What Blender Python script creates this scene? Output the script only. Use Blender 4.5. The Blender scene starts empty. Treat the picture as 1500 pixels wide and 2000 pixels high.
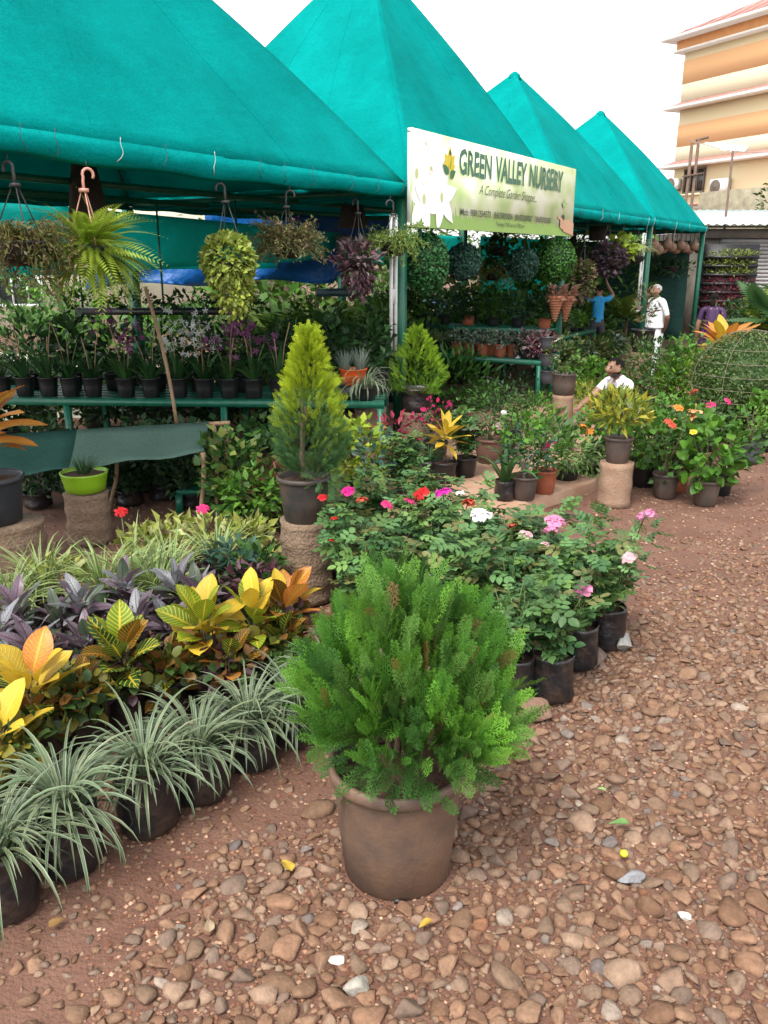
import bpy, math, random
import numpy as np
R = math.radians
SC = bpy.context.scene
COL = SC.collection

# ------------------------------------------------------------------ camera
FPX, CAMH, PITCH = 1640.0, 2.0, R(16.8)          # focal length in photo pixels, lens height, downward tilt
cam_d = bpy.data.cameras.new('camera'); cam = bpy.data.objects.new('camera', cam_d); COL.objects.link(cam)
cam.location = (0, 0, CAMH); cam.rotation_euler = (R(90) - PITCH, 0, 0)
cam_d.sensor_fit = 'VERTICAL'; cam_d.sensor_height = 24.0; cam_d.lens = 24.0 * FPX / 2000.0
cam_d.clip_start = 0.05; cam_d.clip_end = 2000
SC.camera = cam

# ------------------------------------------------------------------ sky, sun, exposure (bright overcast)
SUN_EL, SUN_AZ = R(56), R(208)                   # azimuth clockwise from +Y
w = bpy.data.worlds.new('World'); SC.world = w; w.use_nodes = True
nt = w.node_tree; nt.nodes.clear()
sky = nt.nodes.new('ShaderNodeTexSky'); sky.sky_type = 'NISHITA'; sky.sun_disc = False
sky.sun_elevation = SUN_EL; sky.sun_rotation = SUN_AZ; sky.dust_density = 2.0; sky.air_density = 1.0; sky.ozone_density = 1
hsv = nt.nodes.new('ShaderNodeHueSaturation'); hsv.inputs['Saturation'].default_value = 0.16; hsv.inputs['Value'].default_value = 1.25
bg = nt.nodes.new('ShaderNodeBackground'); bg.inputs[1].default_value = 0.15
out = nt.nodes.new('ShaderNodeOutputWorld')
nt.links.new(sky.outputs[0], hsv.inputs['Color']); nt.links.new(hsv.outputs[0], bg.inputs[0]); nt.links.new(bg.outputs[0], out.inputs[0])
sun_d = bpy.data.lights.new('sun', 'SUN'); sun_d.energy = 1.4; sun_d.angle = R(15); sun_d.color = (1, .95, .87)
sun = bpy.data.objects.new('sun', sun_d); COL.objects.link(sun)
sun.rotation_euler = (R(90) - SUN_EL, 0, -SUN_AZ + math.pi)
sun.location = (0, 0, 30)
vs = SC.view_settings; vs.view_transform = 'Standard'; vs.look = 'None'; vs.gamma = 1; vs.use_curve_mapping = False; vs.exposure = 1.36
SC.cycles.max_bounces = 5; SC.cycles.diffuse_bounces = 3; SC.cycles.transmission_bounces = 4; SC.cycles.glossy_bounces = 2
SC.cycles.use_denoising = True

# ------------------------------------------------------------------ survey helpers: from a sighting to a place on the ground
CP, SP = math.cos(PITCH), math.sin(PITCH)
def ray(px, py):
    u, v = (px - 750) / FPX, (1000 - py) / FPX
    return (u, CP + SP * v, -SP + CP * v)
def G(px, py, z=0.0):                             # point at height z
    r = ray(px, py); t = (z - CAMH) / r[2]
    return (r[0] * t, r[1] * t, z)
def AT(px, py, y):                                # point at ground distance y
    r = ray(px, py); t = y / r[1]
    return (r[0] * t, y, CAMH + r[2] * t)
DX, DY = .526, .850                               # direction of the tent row
NX, NY = -.850, .526                              # into the nursery
E1 = (0.23, 8.8); TL = 4.57; TD = 3.86; EAVE = 2.69
def RP(s, q, z=0.0): return (E1[0] + DX * s + NX * q, E1[1] + DY * s + NY * q, z)   # along the row, depth, height
def ONROW(px, py, q):                             # sighting on the vertical plane q behind the row's front
    r = ray(px, py); t = (E1[0] * NX + E1[1] * NY + q) / (r[0] * NX + r[1] * NY)
    return (r[0] * t, r[1] * t, CAMH + r[2] * t)
ROWRZ = math.atan2(DY, DX)

# ------------------------------------------------------------------ mesh helpers
class MB:
    """collects vertices, faces and vertex colours; build() makes one mesh object"""
    def __init__(s): s.V = []; s.F = []; s.C = []; s.n = 0
    def add(s, V, F, C=None):
        V = np.asarray(V, float).reshape(-1, 3); k = len(V)
        s.V.append(V)
        C = np.ones((k, 3)) if C is None else np.broadcast_to(np.asarray(C, float), (k, 3))
        s.C.append(C)
        if isinstance(F, np.ndarray): s.F.append((F + s.n))
        else: s.F.append([tuple(i + s.n for i in f) for f in F])
        s.n += k
        return s
    def mesh(s, name, mat, smooth=False, uv=None):
        V = np.concatenate(s.V); C = np.concatenate(s.C)
        me = bpy.data.meshes.new(name)
        tot = []; idx = []
        for F in s.F:
            if isinstance(F, np.ndarray):
                tot.append(np.full(len(F), F.shape[1], np.int32)); idx.append(F.astype(np.int32).ravel())
            else:
                tot.append(np.array([len(f) for f in F], np.int32)); idx.append(np.array([i for f in F for i in f], np.int32))
        tot = np.concatenate(tot); idx = np.concatenate(idx)
        me.vertices.add(len(V)); me.vertices.foreach_set('co', V.astype(np.float32).ravel())
        me.loops.add(len(idx)); me.loops.foreach_set('vertex_index', idx)
        me.polygons.add(len(tot)); st = np.concatenate([[0], np.cumsum(tot)[:-1]]).astype(np.int32)
        me.polygons.foreach_set('loop_start', st); me.polygons.foreach_set('loop_total', tot)
        if smooth: me.polygons.foreach_set('use_smooth', np.ones(len(tot), bool))
        a = me.color_attributes.new('col', 'FLOAT_COLOR', 'POINT')
        a.data.foreach_set('color', np.concatenate([C, np.ones((len(C), 1))], 1).astype(np.float32).ravel())
        if uv is not None:
            l = me.uv_layers.new(name='UVMap'); l.data.foreach_set('uv', np.asarray(uv, np.float32)[idx].ravel())
        me.update(calc_edges=True); me.validate()
        for m in (mat if isinstance(mat, (list, tuple)) else [mat]): me.materials.append(m)
        return me
    def build(s, name, mat, parent=None, smooth=False, uv=None, kind=None):
        return link(name, s.mesh(name, mat, smooth, uv), parent, kind=kind)

def link(name, me, parent=None, loc=(0, 0, 0), rot=(0, 0, 0), scale=1.0, kind=None):
    o = bpy.data.objects.new(name, me); COL.objects.link(o)
    o.parent = parent; o.location = loc; o.rotation_euler = rot
    o.scale = (scale,) * 3 if np.isscalar(scale) else scale
    if kind: o['kind'] = kind
    return o
def tag(o, label, cat, group=None, kind=None):
    o['label'] = label; o['category'] = cat
    if group: o['group'] = group
    if kind: o['kind'] = kind
    return o
def thing(name, label, cat, loc=(0, 0, 0), rz=0, group=None):
    o = bpy.data.objects.new(name, None); COL.objects.link(o); o.empty_display_size = .1
    o.location = loc; o.rotation_euler = (0, 0, rz)
    return tag(o, label, cat, group)
def setting(o): o['kind'] = 'structure'; return o

def box(x0, x1, y0, y1, z0, z1):
    V = [(x, y, z) for z in (z0, z1) for y in (y0, y1) for x in (x0, x1)]
    return V, [(0, 2, 3, 1), (4, 5, 7, 6), (0, 1, 5, 4), (2, 6, 7, 3), (0, 4, 6, 2), (1, 3, 7, 5)]
def bar(a, b, w, h=None, up=(0, 0, 1)):
    """box of section w x h from a to b"""
    a = np.array(a, float); b = np.array(b, float); h = h or w
    t = b - a; t /= np.linalg.norm(t); up = np.array(up, float)
    if abs(t @ up) > .99: up = np.array((1., 0, 0))
    s = np.cross(t, up); s /= np.linalg.norm(s); u = np.cross(s, t)
    V = [p + s * i * w / 2 + u * j * h / 2 for p in (a, b) for i, j in ((-1, -1), (1, -1), (1, 1), (-1, 1))]
    return V, [(0, 1, 2, 3), (7, 6, 5, 4), (0, 4, 5, 1), (1, 5, 6, 2), (2, 6, 7, 3), (3, 7, 4, 0)]
def tube(pts, rad, n=6, cap=True):
    pts = np.asarray(pts, float); k = len(pts); rad = np.broadcast_to(np.asarray(rad, float), (k,))
    t = np.gradient(pts, axis=0); t /= np.linalg.norm(t, axis=1)[:, None] + 1e-9
    up = np.array((0, 0, 1.)); up = np.array((1., 0, 0)) if abs(t[0] @ up) > .9 else up
    V = []
    for i in range(k):
        s = np.cross(t[i], up); s /= np.linalg.norm(s) + 1e-9; u = np.cross(s, t[i]); up = u
        for j in range(n):
            a = 2 * math.pi * j / n; V.append(pts[i] + (s * math.cos(a) + u * math.sin(a)) * rad[i])
    F = [(i * n + j, i * n + (j + 1) % n, (i + 1) * n + (j + 1) % n, (i + 1) * n + j) for i in range(k - 1) for j in range(n)]
    if cap: F += [tuple(range(n - 1, -1, -1)), tuple((k - 1) * n + j for j in range(n))]
    return V, F
def lathe(prof, n=24, closed=True, wob=None):
    """profile of (r, z) turned about z; wob(angle, i) scales the radius"""
    V = []
    for i, (r, z) in enumerate(prof):
        for j in range(n):
            a = 2 * math.pi * j / n; k = wob(a, i) if wob else 1
            V.append((r * k * math.cos(a), r * k * math.sin(a), z))
    m = len(prof)
    F = [(i * n + j, i * n + (j + 1) % n, (i + 1) * n + (j + 1) % n, (i + 1) * n + j) for i in range(m - 1) for j in range(n)]
    if closed:
        F += [tuple(range(n - 1, -1, -1)), tuple((m - 1) * n + j for j in range(n))]
    return V, F
def grid(P):
    """P[i][j] -> quads"""
    P = np.asarray(P, float); a, b = P.shape[:2]
    i, j = np.meshgrid(np.arange(a - 1), np.arange(b - 1), indexing='ij'); q = i * b + j
    return P.reshape(-1, 3), np.stack([q, q + 1, q + b + 1, q + b], -1).reshape(-1, 4)
def sheet(P, th=.004):
    """a cloth of thickness th from a grid of points"""
    P = np.asarray(P, float); a, b = P.shape[:2]
    du = np.gradient(P, axis=0); dv = np.gradient(P, axis=1); nn = np.cross(du, dv); nn /= np.linalg.norm(nn, axis=2)[..., None] + 1e-9
    V1, F1 = grid(P); V2, F2 = grid(P - nn * th); k = a * b
    rim = [i * b for i in range(a)] + [(a - 1) * b + j for j in range(1, b)] + [i * b + b - 1 for i in range(a - 2, -1, -1)] + [j for j in range(b - 2, 0, -1)]
    S = np.array([(rim[i], rim[(i + 1) % len(rim)], rim[(i + 1) % len(rim)] + k, rim[i] + k) for i in range(len(rim))])
    return np.concatenate([V1, V2]), np.concatenate([F1, F2[:, ::-1] + k, S])
def unit(v): v = np.asarray(v, float); return v / (np.linalg.norm(v, axis=-1, keepdims=True) + 1e-9)
def inst(T, pos, dirs, up, sl, sw, cols):
    """copies of template T=(V,F,C): its +Y goes along dirs, +Z towards up; length sl, width sw"""
    V, F, C = T; N = len(pos); dirs = unit(dirs); up = np.broadcast_to(up, dirs.shape)
    x = unit(np.cross(dirs, up)); z = np.cross(x, dirs)
    sl = np.broadcast_to(sl, (N,)); sw = np.broadcast_to(sw, (N,))
    P = (V[None, :, 0, None] * x[:, None] * sw[:, None, None] + V[None, :, 1, None] * dirs[:, None] * sl[:, None, None]
         + V[None, :, 2, None] * z[:, None] * sl[:, None, None]) + np.asarray(pos)[:, None]
    FF = F[None] + (np.arange(N) * len(V))[:, None, None]
    CC = np.asarray(cols)[:, None] * C[None]
    return P.reshape(-1, 3), FF.reshape(-1, F.shape[1]), CC.reshape(-1, 3)
def rnd_dirs(g, n):
    v = g.normal(size=(n, 3)); return unit(v)
def mixcols(g, pal, n, jit=.15):
    pal = np.asarray(pal, float); c = pal[g.integers(0, len(pal), n)]
    return c * (1 + g.normal(size=(n, 1)) * jit).clip(.5, 1.6)

# templates: leaf (4 triangles, folded), round leaf, compound leaf, thuja spray, fern frond
def T_leaf(w=.5, fold=.1, droop=.12):
    V = np.array([(0, 0, 0), (-w / 2, .42, fold), (0, .5, 0), (w / 2, .42, fold), (0, 1, -droop)], float)
    return V, np.array([(0, 2, 1), (0, 3, 2), (1, 2, 4), (2, 3, 4)]), np.ones((5, 3))
def T_round(w=.8, fold=.06, droop=.1):
    V = np.array([(0, 0, 0), (-w * .36, .16, fold), (-w / 2, .5, fold), (-w * .3, .82, fold * .5), (0, 1, -droop), (w * .3, .82, fold * .5), (w / 2, .5, fold), (w * .36, .16, fold), (0, .5, 0)], float)
    return V, np.array([(8, (i + 1) % 8, i) for i in range(8)]), np.ones((9, 3))
def T_compound(k=2, w=.55):
    V, F, C = T_round(.66, .05, .1); VV = []; FF = []; n = 0
    for y, sx, s in [(.05 + .3 * i, sx, .42) for i in range(k) for sx in (-1, 1)] + [(.55, 0, .48)]:
        a = R(62) * sx; c, q = math.cos(a), math.sin(a)
        P = V * s; X = P[:, 0] * c + P[:, 1] * q; Y = -P[:, 0] * q + P[:, 1] * c + y
        VV.append(np.stack([X, Y, P[:, 2] - .1 * abs(sx) * P[:, 1]], 1)); FF.append(F + n); n += 9
    return np.concatenate(VV), np.concatenate(FF), np.ones((n, 3))
def T_spray(nb=9, sub=3, tip=(1.35, 1.3, 1.1)):
    """flat branching spray of scale leaves"""
    V = []; F = []; C = []
    def dia(p, d, l, w, c):
        d = unit(d); s = np.array((d[1], -d[0], 0)); b = len(V)
        V.extend([p, p + d * l * .4 - s * w, p + d * l, p + d * l * .4 + s * w]); F.extend([(b, b + 1, b + 2), (b, b + 2, b + 3)])
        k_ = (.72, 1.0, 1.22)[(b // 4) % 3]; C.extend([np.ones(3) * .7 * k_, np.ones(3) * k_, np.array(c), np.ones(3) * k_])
    dia(np.zeros(3), np.array((0, 1, 0.)), 1, .016, tip)
    for i in range(nb):
        y = .1 + .85 * i / nb; L = .30 * (1 - (i / nb) ** 2.2 * .75) * (1 if i > 1 else .7)
        for sx in (-1, 1):
            d = unit(np.array((sx * .62, .85, .12 * math.sin(i * 2.1 + sx)))); p = np.array((0, y + (.04 if sx > 0 else 0), 0))
            dia(p, d, L, .018, tip)
            for q in range(sub):
                f = (q + 1) / (sub + 1); pp = p + d * L * f
                for s2 in (-1, 1):
                    a = s2 * .7; d2 = np.array((d[0] * math.cos(a) - d[1] * math.sin(a), d[0] * math.sin(a) + d[1] * math.cos(a), 0))
                    dia(pp, d2, L * .5 * (1.1 - f * .6), .015, tip)
    return np.array(V), np.array(F), np.array(C)
def T_frond(nb=16, L=.2, w=.3, arch=.55):
    """pinnate frond, arching down"""
    V = []; F = []; C = []
    for i in range(nb):
        f = (i + .5) / nb; y = f * (1 - .12 * f); z = -arch * f * f; l = L * math.sin(math.pi * min(1, .12 + .9 * f) ** .8) + .02
        for sx in (-1, 1):
            p = np.array((0, y, z)); d = unit(np.array((sx, .35, -.25))); n = unit(np.array((-.35 * sx, 1, -arch * f * 1.5))) * l * w * .5
            b = len(V); V.extend([p, p + d * l * .5 + n, p + d * l, p + d * l * .5 - n]); F.extend([(b, b + 1, b + 2), (b, b + 2, b + 3)]); C.extend([np.ones(3)] * 4)
    return np.array(V), np.array(F), np.array(C)
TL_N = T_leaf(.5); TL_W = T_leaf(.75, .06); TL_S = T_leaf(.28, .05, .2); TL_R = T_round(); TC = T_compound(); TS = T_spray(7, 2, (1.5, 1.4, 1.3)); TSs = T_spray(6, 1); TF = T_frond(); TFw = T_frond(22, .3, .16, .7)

def blades(mb, g, n, L, w, spread, pal, edge=None, droop=1.0, seg=7, base_r=.03, minup=.25, cols=5):
    """arching strap leaves from the origin; edge = colour of the leaf margins"""
    for k in range(n):
        a = g.uniform(0, 2 * math.pi); l = L * g.uniform(.6, 1.05); ww = w * g.uniform(.75, 1.15)
        el = g.uniform(minup, 1.0) ** .7 * R(86) * (1 - .0 * spread); el = max(R(18), min(R(87), el))
        h = np.array((math.cos(a), math.sin(a), 0)); s = np.array((-h[1], h[0], 0))
        t = np.linspace(0, 1, seg); ang = el - droop * spread * t ** 1.4 * g.uniform(.6, 1.35)
        dx = np.cos(ang); dz = np.sin(ang); st = l / (seg - 1)
        X = np.concatenate([[0], np.cumsum(dx[:-1])]) * st; Z = np.concatenate([[0], np.cumsum(dz[:-1])]) * st
        Z = np.maximum(Z, -.16)
        tw = g.normal() * .5
        c = mixcols(g, pal, 1)[0]; e = c if edge is None else np.asarray(edge) * g.uniform(.85, 1.15)
        P = []; C = []
        us = np.linspace(-1, 1, cols)
        for i in range(seg):
            wi = ww * (min(1, .35 + t[i] * 3) * (1 - t[i] ** 3) + .03)
            nrm = np.array((-math.sin(ang[i]) * h[0], -math.sin(ang[i]) * h[1], math.cos(ang[i])))
            ss = s * math.cos(tw * t[i]) + nrm * math.sin(tw * t[i])
            for u in us:
                P.append(h * (base_r * g.uniform(.9, 1.1) if i == 0 else base_r) + h * X[i] + np.array((0, 0, Z[i])) + ss * u * wi / 2 + nrm * abs(u) * wi * .18)
                C.append(e if abs(u) > .6 else c)
        q = np.arange((seg - 1) * cols).reshape(seg - 1, cols)[:, :-1].ravel()
        mb.add(P, np.stack([q, q + 1, q + cols + 1, q + cols], 1), C)
    return mb

# ------------------------------------------------------------------ materials
MATS = {}
ALB = .78
def mat(name, base=(.5, .5, .5), rough=.6, var=.0, scale=20.0, bump=0.0, bscale=60.0, attr=False, trans=0.0, metal=0.0, spec=.5, alt=None, dist=.01, coat=0, bias=0.0):
    """principled material with noise colour variation and relief; attr uses the piece's own colour"""
    if name in MATS: return MATS[name]
    base = tuple(c * ALB for c in base); alt = alt and tuple(c * ALB for c in alt)
    m = bpy.data.materials.new(name); m.use_nodes = True; t = m.node_tree; n = t.nodes; b = n['Principled BSDF']; L = t.links.new
    b.inputs['Roughness'].default_value = rough; b.inputs['Metallic'].default_value = metal; b.inputs['Specular IOR Level'].default_value = spec
    if coat: b.inputs['Coat Weight'].default_value = coat
    tc = n.new('ShaderNodeTexCoord')
    if attr:
        a = n.new('ShaderNodeAttribute'); a.attribute_name = 'col'; vm_ = n.new('ShaderNodeVectorMath'); vm_.operation = 'SCALE'; vm_.inputs['Scale'].default_value = ALB; L(a.outputs['Color'], vm_.inputs[0]); src = vm_.outputs[0]
    else:
        c = n.new('ShaderNodeRGB'); c.outputs[0].default_value = (*base, 1); src = c.outputs[0]
    if var or alt:
        nz = n.new('ShaderNodeTexNoise'); nz.inputs['Scale'].default_value = scale; nz.inputs['Detail'].default_value = 6; nz.inputs['Roughness'].default_value = .65
        L(tc.outputs['Object'], nz.inputs['Vector'])
        mx = n.new('ShaderNodeMix'); mx.data_type = 'RGBA'
        if alt:
            rp = n.new('ShaderNodeValToRGB'); rp.color_ramp.elements[0].position = .5 + bias - .3 * (1 - var); rp.color_ramp.elements[1].position = .5 + bias + .3 * (1 - var)
            L(nz.outputs['Fac'], rp.inputs[0]); L(rp.outputs[0], mx.inputs['Factor']); L(src, mx.inputs['A']); mx.inputs['B'].default_value = (*alt, 1)
        else:
            mp = n.new('ShaderNodeMapRange'); mp.inputs[1].default_value = .3; mp.inputs[2].default_value = .7; mp.inputs[3].default_value = 1 - var; mp.inputs[4].default_value = 1 + var
            L(nz.outputs['Fac'], mp.inputs[0]); mx.blend_type = 'MULTIPLY'; mx.inputs['Factor'].default_value = 1; L(src, mx.inputs['A']); L(mp.outputs[0], mx.inputs['B'])
        src = mx.outputs['Result']
    L(src, b.inputs['Base Color'])
    if bump:
        nb = n.new('ShaderNodeTexNoise'); nb.inputs['Scale'].default_value = bscale; nb.inputs['Detail'].default_value = 5; L(tc.outputs['Object'], nb.inputs['Vector'])
        bp = n.new('ShaderNodeBump'); bp.inputs['Strength'].default_value = bump; bp.inputs['Distance'].default_value = dist; L(nb.outputs['Fac'], bp.inputs['Height']); L(bp.outputs[0], b.inputs['Normal'])
    if trans:
        tr = n.new('ShaderNodeBsdfTranslucent'); ms = n.new('ShaderNodeMixShader'); ms.inputs[0].default_value = trans
        L(src, tr.inputs['Color']); L(b.outputs[0], ms.inputs[1]); L(tr.outputs[0], ms.inputs[2]); L(ms.outputs[0], n['Material Output'].inputs[0])
    MATS[name] = m
    return m
def nodes_of(m): return m.node_tree.nodes, m.node_tree.links.new

LEAF = mat('leaf', attr=True, rough=.5, trans=.3, spec=.35, var=.12, scale=70)
NEEDLE = mat('needle_foliage', attr=True, rough=.65, trans=.25, spec=.2)
BLADE = mat('strap_leaf', attr=True, rough=.42, trans=.25, spec=.4)
PETAL = mat('petal', attr=True, rough=.6, trans=.35, spec=.2)
BARK = mat('bark', (.13, .085, .05), .9, .35, 40, .6, 90)
STEM = mat('green_stem', (.09, .13, .035), .7, .25, 30)
BLACK = mat('black_plastic', (.012, .012, .013), .42, .3, 9, .15, 30)
BAG = mat('black_polybag', (.012, .012, .014), .36, .3, 11, .6, 24, dist=.014, alt=(.085, .05, .032), bias=.16)
GREYPOT = mat('dusty_grey_pot', (.06, .05, .047), .62, .2, 6, .15, 60, alt=(.15, .09, .06), bias=.06)
BROWNPOT = mat('dusty_brown_pot', (.06, .043, .036), .65, .4, 3.2, .2, 60, alt=(.20, .115, .07), bias=-.05)
TERRA = mat('terracotta', (.36, .1, .045), .7, .25, 12, .15, 50)
ORANGE = mat('orange_plastic', (.72, .1, .012), .4, .1, 8)
LIME = mat('lime_plastic', (.22, .42, .012), .38, .12, 8)
SOIL = mat('potting_soil', (.075, .035, .02), .95, .45, 60, .9, 70)
LOG = mat('palm_log', (.17, .105, .062), .9, .2, 30, 1.0, 55, alt=(.30, .21, .14), dist=.02)
LOGR = mat('dusty_log', (.36, .25, .17), .9, .2, 9, .7, 50, alt=(.28, .155, .095))
GREENMETAL = mat('green_painted_steel', (.008, .13, .075), .42, .3, 14, .1, 60)
WHITEMETAL = mat('white_painted_steel', (.78, .79, .77), .4, .08, 20)
BAMBOO = mat('bamboo', (.3, .19, .105), .7, .35, 25, .3, 40)
WIRE = mat('dark_wire', (.03, .03, .03), .6)
THREAD = mat('pale_thread', (.55, .6, .56), .8)
PINKPL = mat('pink_plastic', (.7, .33, .26), .5)
WICKER = mat('wicker', (.34, .13, .065), .8, .3, 60, .5, 90)

# ================================================================== the setting
g0 = np.random.default_rng(11)
_W = [(g0.uniform(.6, 6), g0.uniform(0, 6.28), g0.uniform(0, 6.28)) for _ in range(14)]
def gz(x, y):
    """height of the beaten earth: a few millimetres of unevenness"""
    h = 0
    for f, a, p in _W: h = h + np.sin((x * math.cos(a) + y * math.sin(a)) * f * 2 + p) / f
    return h * .004 - .004
SOILG = mat('red_earth', (.135, .057, .035), .95, .3, 2.2, 1.0, 70, alt=(.215, .112, .074), dist=.012)
xs = np.concatenate([[-300, -120, -50, -20, -10], np.arange(-5, 8, .06), [9, 12, 20, 50, 120, 300]])
ys = np.concatenate([[-60, -10, 0], np.arange(.8, 13, .06), [14, 16, 20, 30, 50, 120, 400, 700]])
X, Y = np.meshgrid(xs, ys, indexing='ij')
ground = setting(MB().add(*grid(np.stack([X, Y, gz(X, Y) * ((abs(X) < 9) & (Y < 14))], -1)[::-1])).build('ground', SOILG, smooth=True))
ground['label'] = 'red beaten earth strewn with brown stones'

# --- stones: a handful of angular pebble shapes, packed largest first
ROCKM = mat('stone', attr=True, rough=.9, var=.28, scale=45, bump=.8, bscale=90, dist=.006, spec=.1)
def ico(sub):
    import bmesh
    bm = bmesh.new(); bmesh.ops.create_icosphere(bm, subdivisions=sub, radius=1); V = np.array([v.co[:] for v in bm.verts]); F = np.array([[v.index for v in f.verts] for f in bm.faces]); bm.free(); return V, F
IC1, IC2, IC3 = ico(1), ico(2), ico(3)
def stone_shape(g, ic, cuts=9):
    V, F = ic; V = V.copy()
    for _ in range(cuts):                        # flatten against random planes: facets with worn edges
        n = unit(g.normal(size=3) * (1, 1, .8)); d = g.uniform(.36, .8); h = V @ n - d; V -= np.outer(np.maximum(h, 0) * .99, n)
    return V * (1.12, g.uniform(.62, .95), g.uniform(.4, .66)), F
SHAPES = [stone_shape(g0, IC2, 13) for _ in range(16)]; SH_S = [stone_shape(g0, IC1, 7) for _ in range(8)]
PALST = [(.27, .165, .105), (.30, .185, .12), (.25, .14, .085), (.31, .215, .15), (.23, .125, .075), (.29, .2, .145), (.28, .16, .10), (.22, .17, .14), (.33, .235, .17)]
RARE = [(.23, .22, .215), (.2, .2, .21), (.36, .32, .28), (.42, .37, .31), (.3, .13, .07)]
def density(x, y):
    """how stony the earth is: bare along the plant bags, dense towards the drive"""
    e = (x + 1.19) * .771 - (y - 2.19) * .637      # distance out from the line of bags
    d = np.clip((e - .38 - .12 * math.sin(x * 5 + y * 3)) / .3, 0, 1)
    if y > 5.2: d *= np.clip((x - (1.0 + (y - 6.4) * .9)) / .8, 0, 1) * np.clip((11 - y) / 4, .15, 1)
    elif y > 3.2: d *= np.clip((x - .45) / .3, 0, 1)
    if y > 3.4: d *= np.clip(1 - (y - 3.4) / 3.2, .16, 1)
    return d
POTXY = (0.045, 2.42)
cells = {}; stones = []
def fits(x, y, r, k=.70):
    cx, cy = int(x / .12), int(y / .12)
    for i in (-1, 0, 1):
        for j in (-1, 0, 1):
            for (a, b, q) in cells.get((cx + i, cy + j), ()):
                if (a - x) ** 2 + (b - y) ** 2 < ((q + r) * k) ** 2: return False
    cells.setdefault((cx, cy), []).append((x, y, r)); return True
rs = random.Random(5)
for lo, hi, tries, ymax, xr in ((.045, .06, 150, 3.8, 2.6), (.03, .045, 2600, 4.6, 3.2), (.02, .03, 24000, 6.0, 3.8), (.012, .02, 60000, 8, 4.2), (.007, .012, 32000, 4.4, 2.6)):
    for _ in range(tries):
        y = 1.35 + (ymax - 1.35) * rs.random() ** 1.35; x = rs.uniform(-.58 * y - .1, min(xr, .52 * y + .2)); r = rs.uniform(lo, hi)
        dn = density(x, y)
        if rs.random() > dn + (.05 if r < .03 else 0.01): continue
        if math.hypot(x - POTXY[0], y - POTXY[1]) < .19 + r * .6: continue
        if fits(x, y, r): stones.append((x, y, r))
print('stones', len(stones))
def vis(s): return s[2] / (s[1] ** 2 + 4) ** .5
stones.sort(key=vis, reverse=True)
mesh_cache = {}
fill = MB(); gs = np.random.default_rng(3)
nbig = 0
for k, (x, y, r) in enumerate(stones):
    c = np.array(RARE[gs.integers(len(RARE))] if gs.random() < .03 else PALST[gs.integers(len(PALST))]) * .62 + np.array((.25, .155, .105)) * .38; c = c * gs.uniform(.66, 1.06) * (1.0, .975, .95)
    z = float(gz(x, y)); rz = gs.uniform(0, 6.28); tl = gs.normal(size=2) * .16
    if nbig < 300:
        nbig += 1; kk = nbig % 40
        if kk not in mesh_cache:
            V, F = SHAPES[kk % 16]; V = V * (.05, .05 * gs.uniform(.8, 1.1), .05 * gs.uniform(.8, 1.2))
            mesh_cache[kk] = MB().add(V, F, c).mesh('stone', ROCKM, False)
        link('stone', mesh_cache[kk], ground, (x, y, z + r * .10), (tl[0], tl[1], rz), r * 1.28 / .05)
    else:
        V, F = (SHAPES if r > .02 else SH_S)[k % (16 if r > .02 else 8)]
        ca, sa = math.cos(rz), math.sin(rz); P = V * r * 1.26
        P = np.stack([P[:, 0] * ca - P[:, 1] * sa, P[:, 0] * sa + P[:, 1] * ca, P[:, 2] + P[:, 0] * tl[0]], 1) + (x, y, z + r * .08)
        fill.add(P, F, c)
# crumbs of earth and grit
n = 26000; yy = 1.3 + 9.5 * gs.random(n) ** 1.25; xx = gs.uniform(-.55, .62, n) * yy; rr = gs.uniform(.0025, .008, n) * (1 + yy * .12)
OCT = np.array([(1, 0, 0), (0, 1, 0), (-1, 0, 0), (0, -1, 0), (0, 0, .7), (0, 0, -.7)]) ; OF = np.array([(0, 1, 4), (1, 2, 4), (2, 3, 4), (3, 0, 4)])
ok = (xx > -.9 - .3 * (yy - 2)) ; xx, yy, rr = xx[ok], yy[ok], rr[ok]; n = len(xx)
P = OCT[None] * rr[:, None, None] * gs.uniform(.7, 1.3, (n, 6, 1)); an = gs.uniform(0, 6.28, n)
P = np.stack([P[..., 0] * np.cos(an)[:, None] - P[..., 1] * np.sin(an)[:, None], P[..., 0] * np.sin(an)[:, None] + P[..., 1] * np.cos(an)[:, None], P[..., 2]], -1) + np.stack([xx, yy, gz(xx, yy) + rr * .3], 1)[:, None]
fill.add(P.reshape(-1, 3), (OF[None] + (np.arange(n) * 6)[:, None, None]).reshape(-1, 3), np.repeat(mixcols(gs, [(.3, .16, .1), (.22, .1, .06), (.4, .25, .17), (.17, .075, .045)], n, .2), 6, 0))
fill.build('gravel', ROCKM, ground, smooth=False, kind='stuff')

# --- concrete step of the walkway, dusted red
CONC = mat('dusty_concrete', (.36, .19, .115), .9, .35, 4, .5, 50, alt=(.44, .29, .2), dist=.006)
poly = [(.25, 5.72), (1.84, 7.22), (3.6, 9.6), (5.9, 13.6), (4.3, 14.4), (1.2, 10.9), (.15, 8.4), (-.05, 6.9)]
def slab(poly, z0, z1, bev=.02):
    c = np.mean(poly, 0); a = [(x, y, z0) for x, y in poly]; b = [(x, y, z1 - bev) for x, y in poly]
    t = [tuple(np.array((x, y)) + (c - np.array((x, y))) / np.linalg.norm(c - np.array((x, y))) * bev) + (z1,) for x, y in poly]; n = len(poly)
    return a + b + t, [(i, (i + 1) % n, n + (i + 1) % n, n + i) for i in range(n)] + [(n + i, n + (i + 1) % n, 2 * n + (i + 1) % n, 2 * n + i) for i in range(n)] + [tuple(range(2 * n, 3 * n))]
STEP = .10
walk = setting(MB().add(*slab(poly, -.05, STEP)).build('walkway', CONC)); walk['label'] = 'low concrete walkway with a step edge dusted red'

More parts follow.
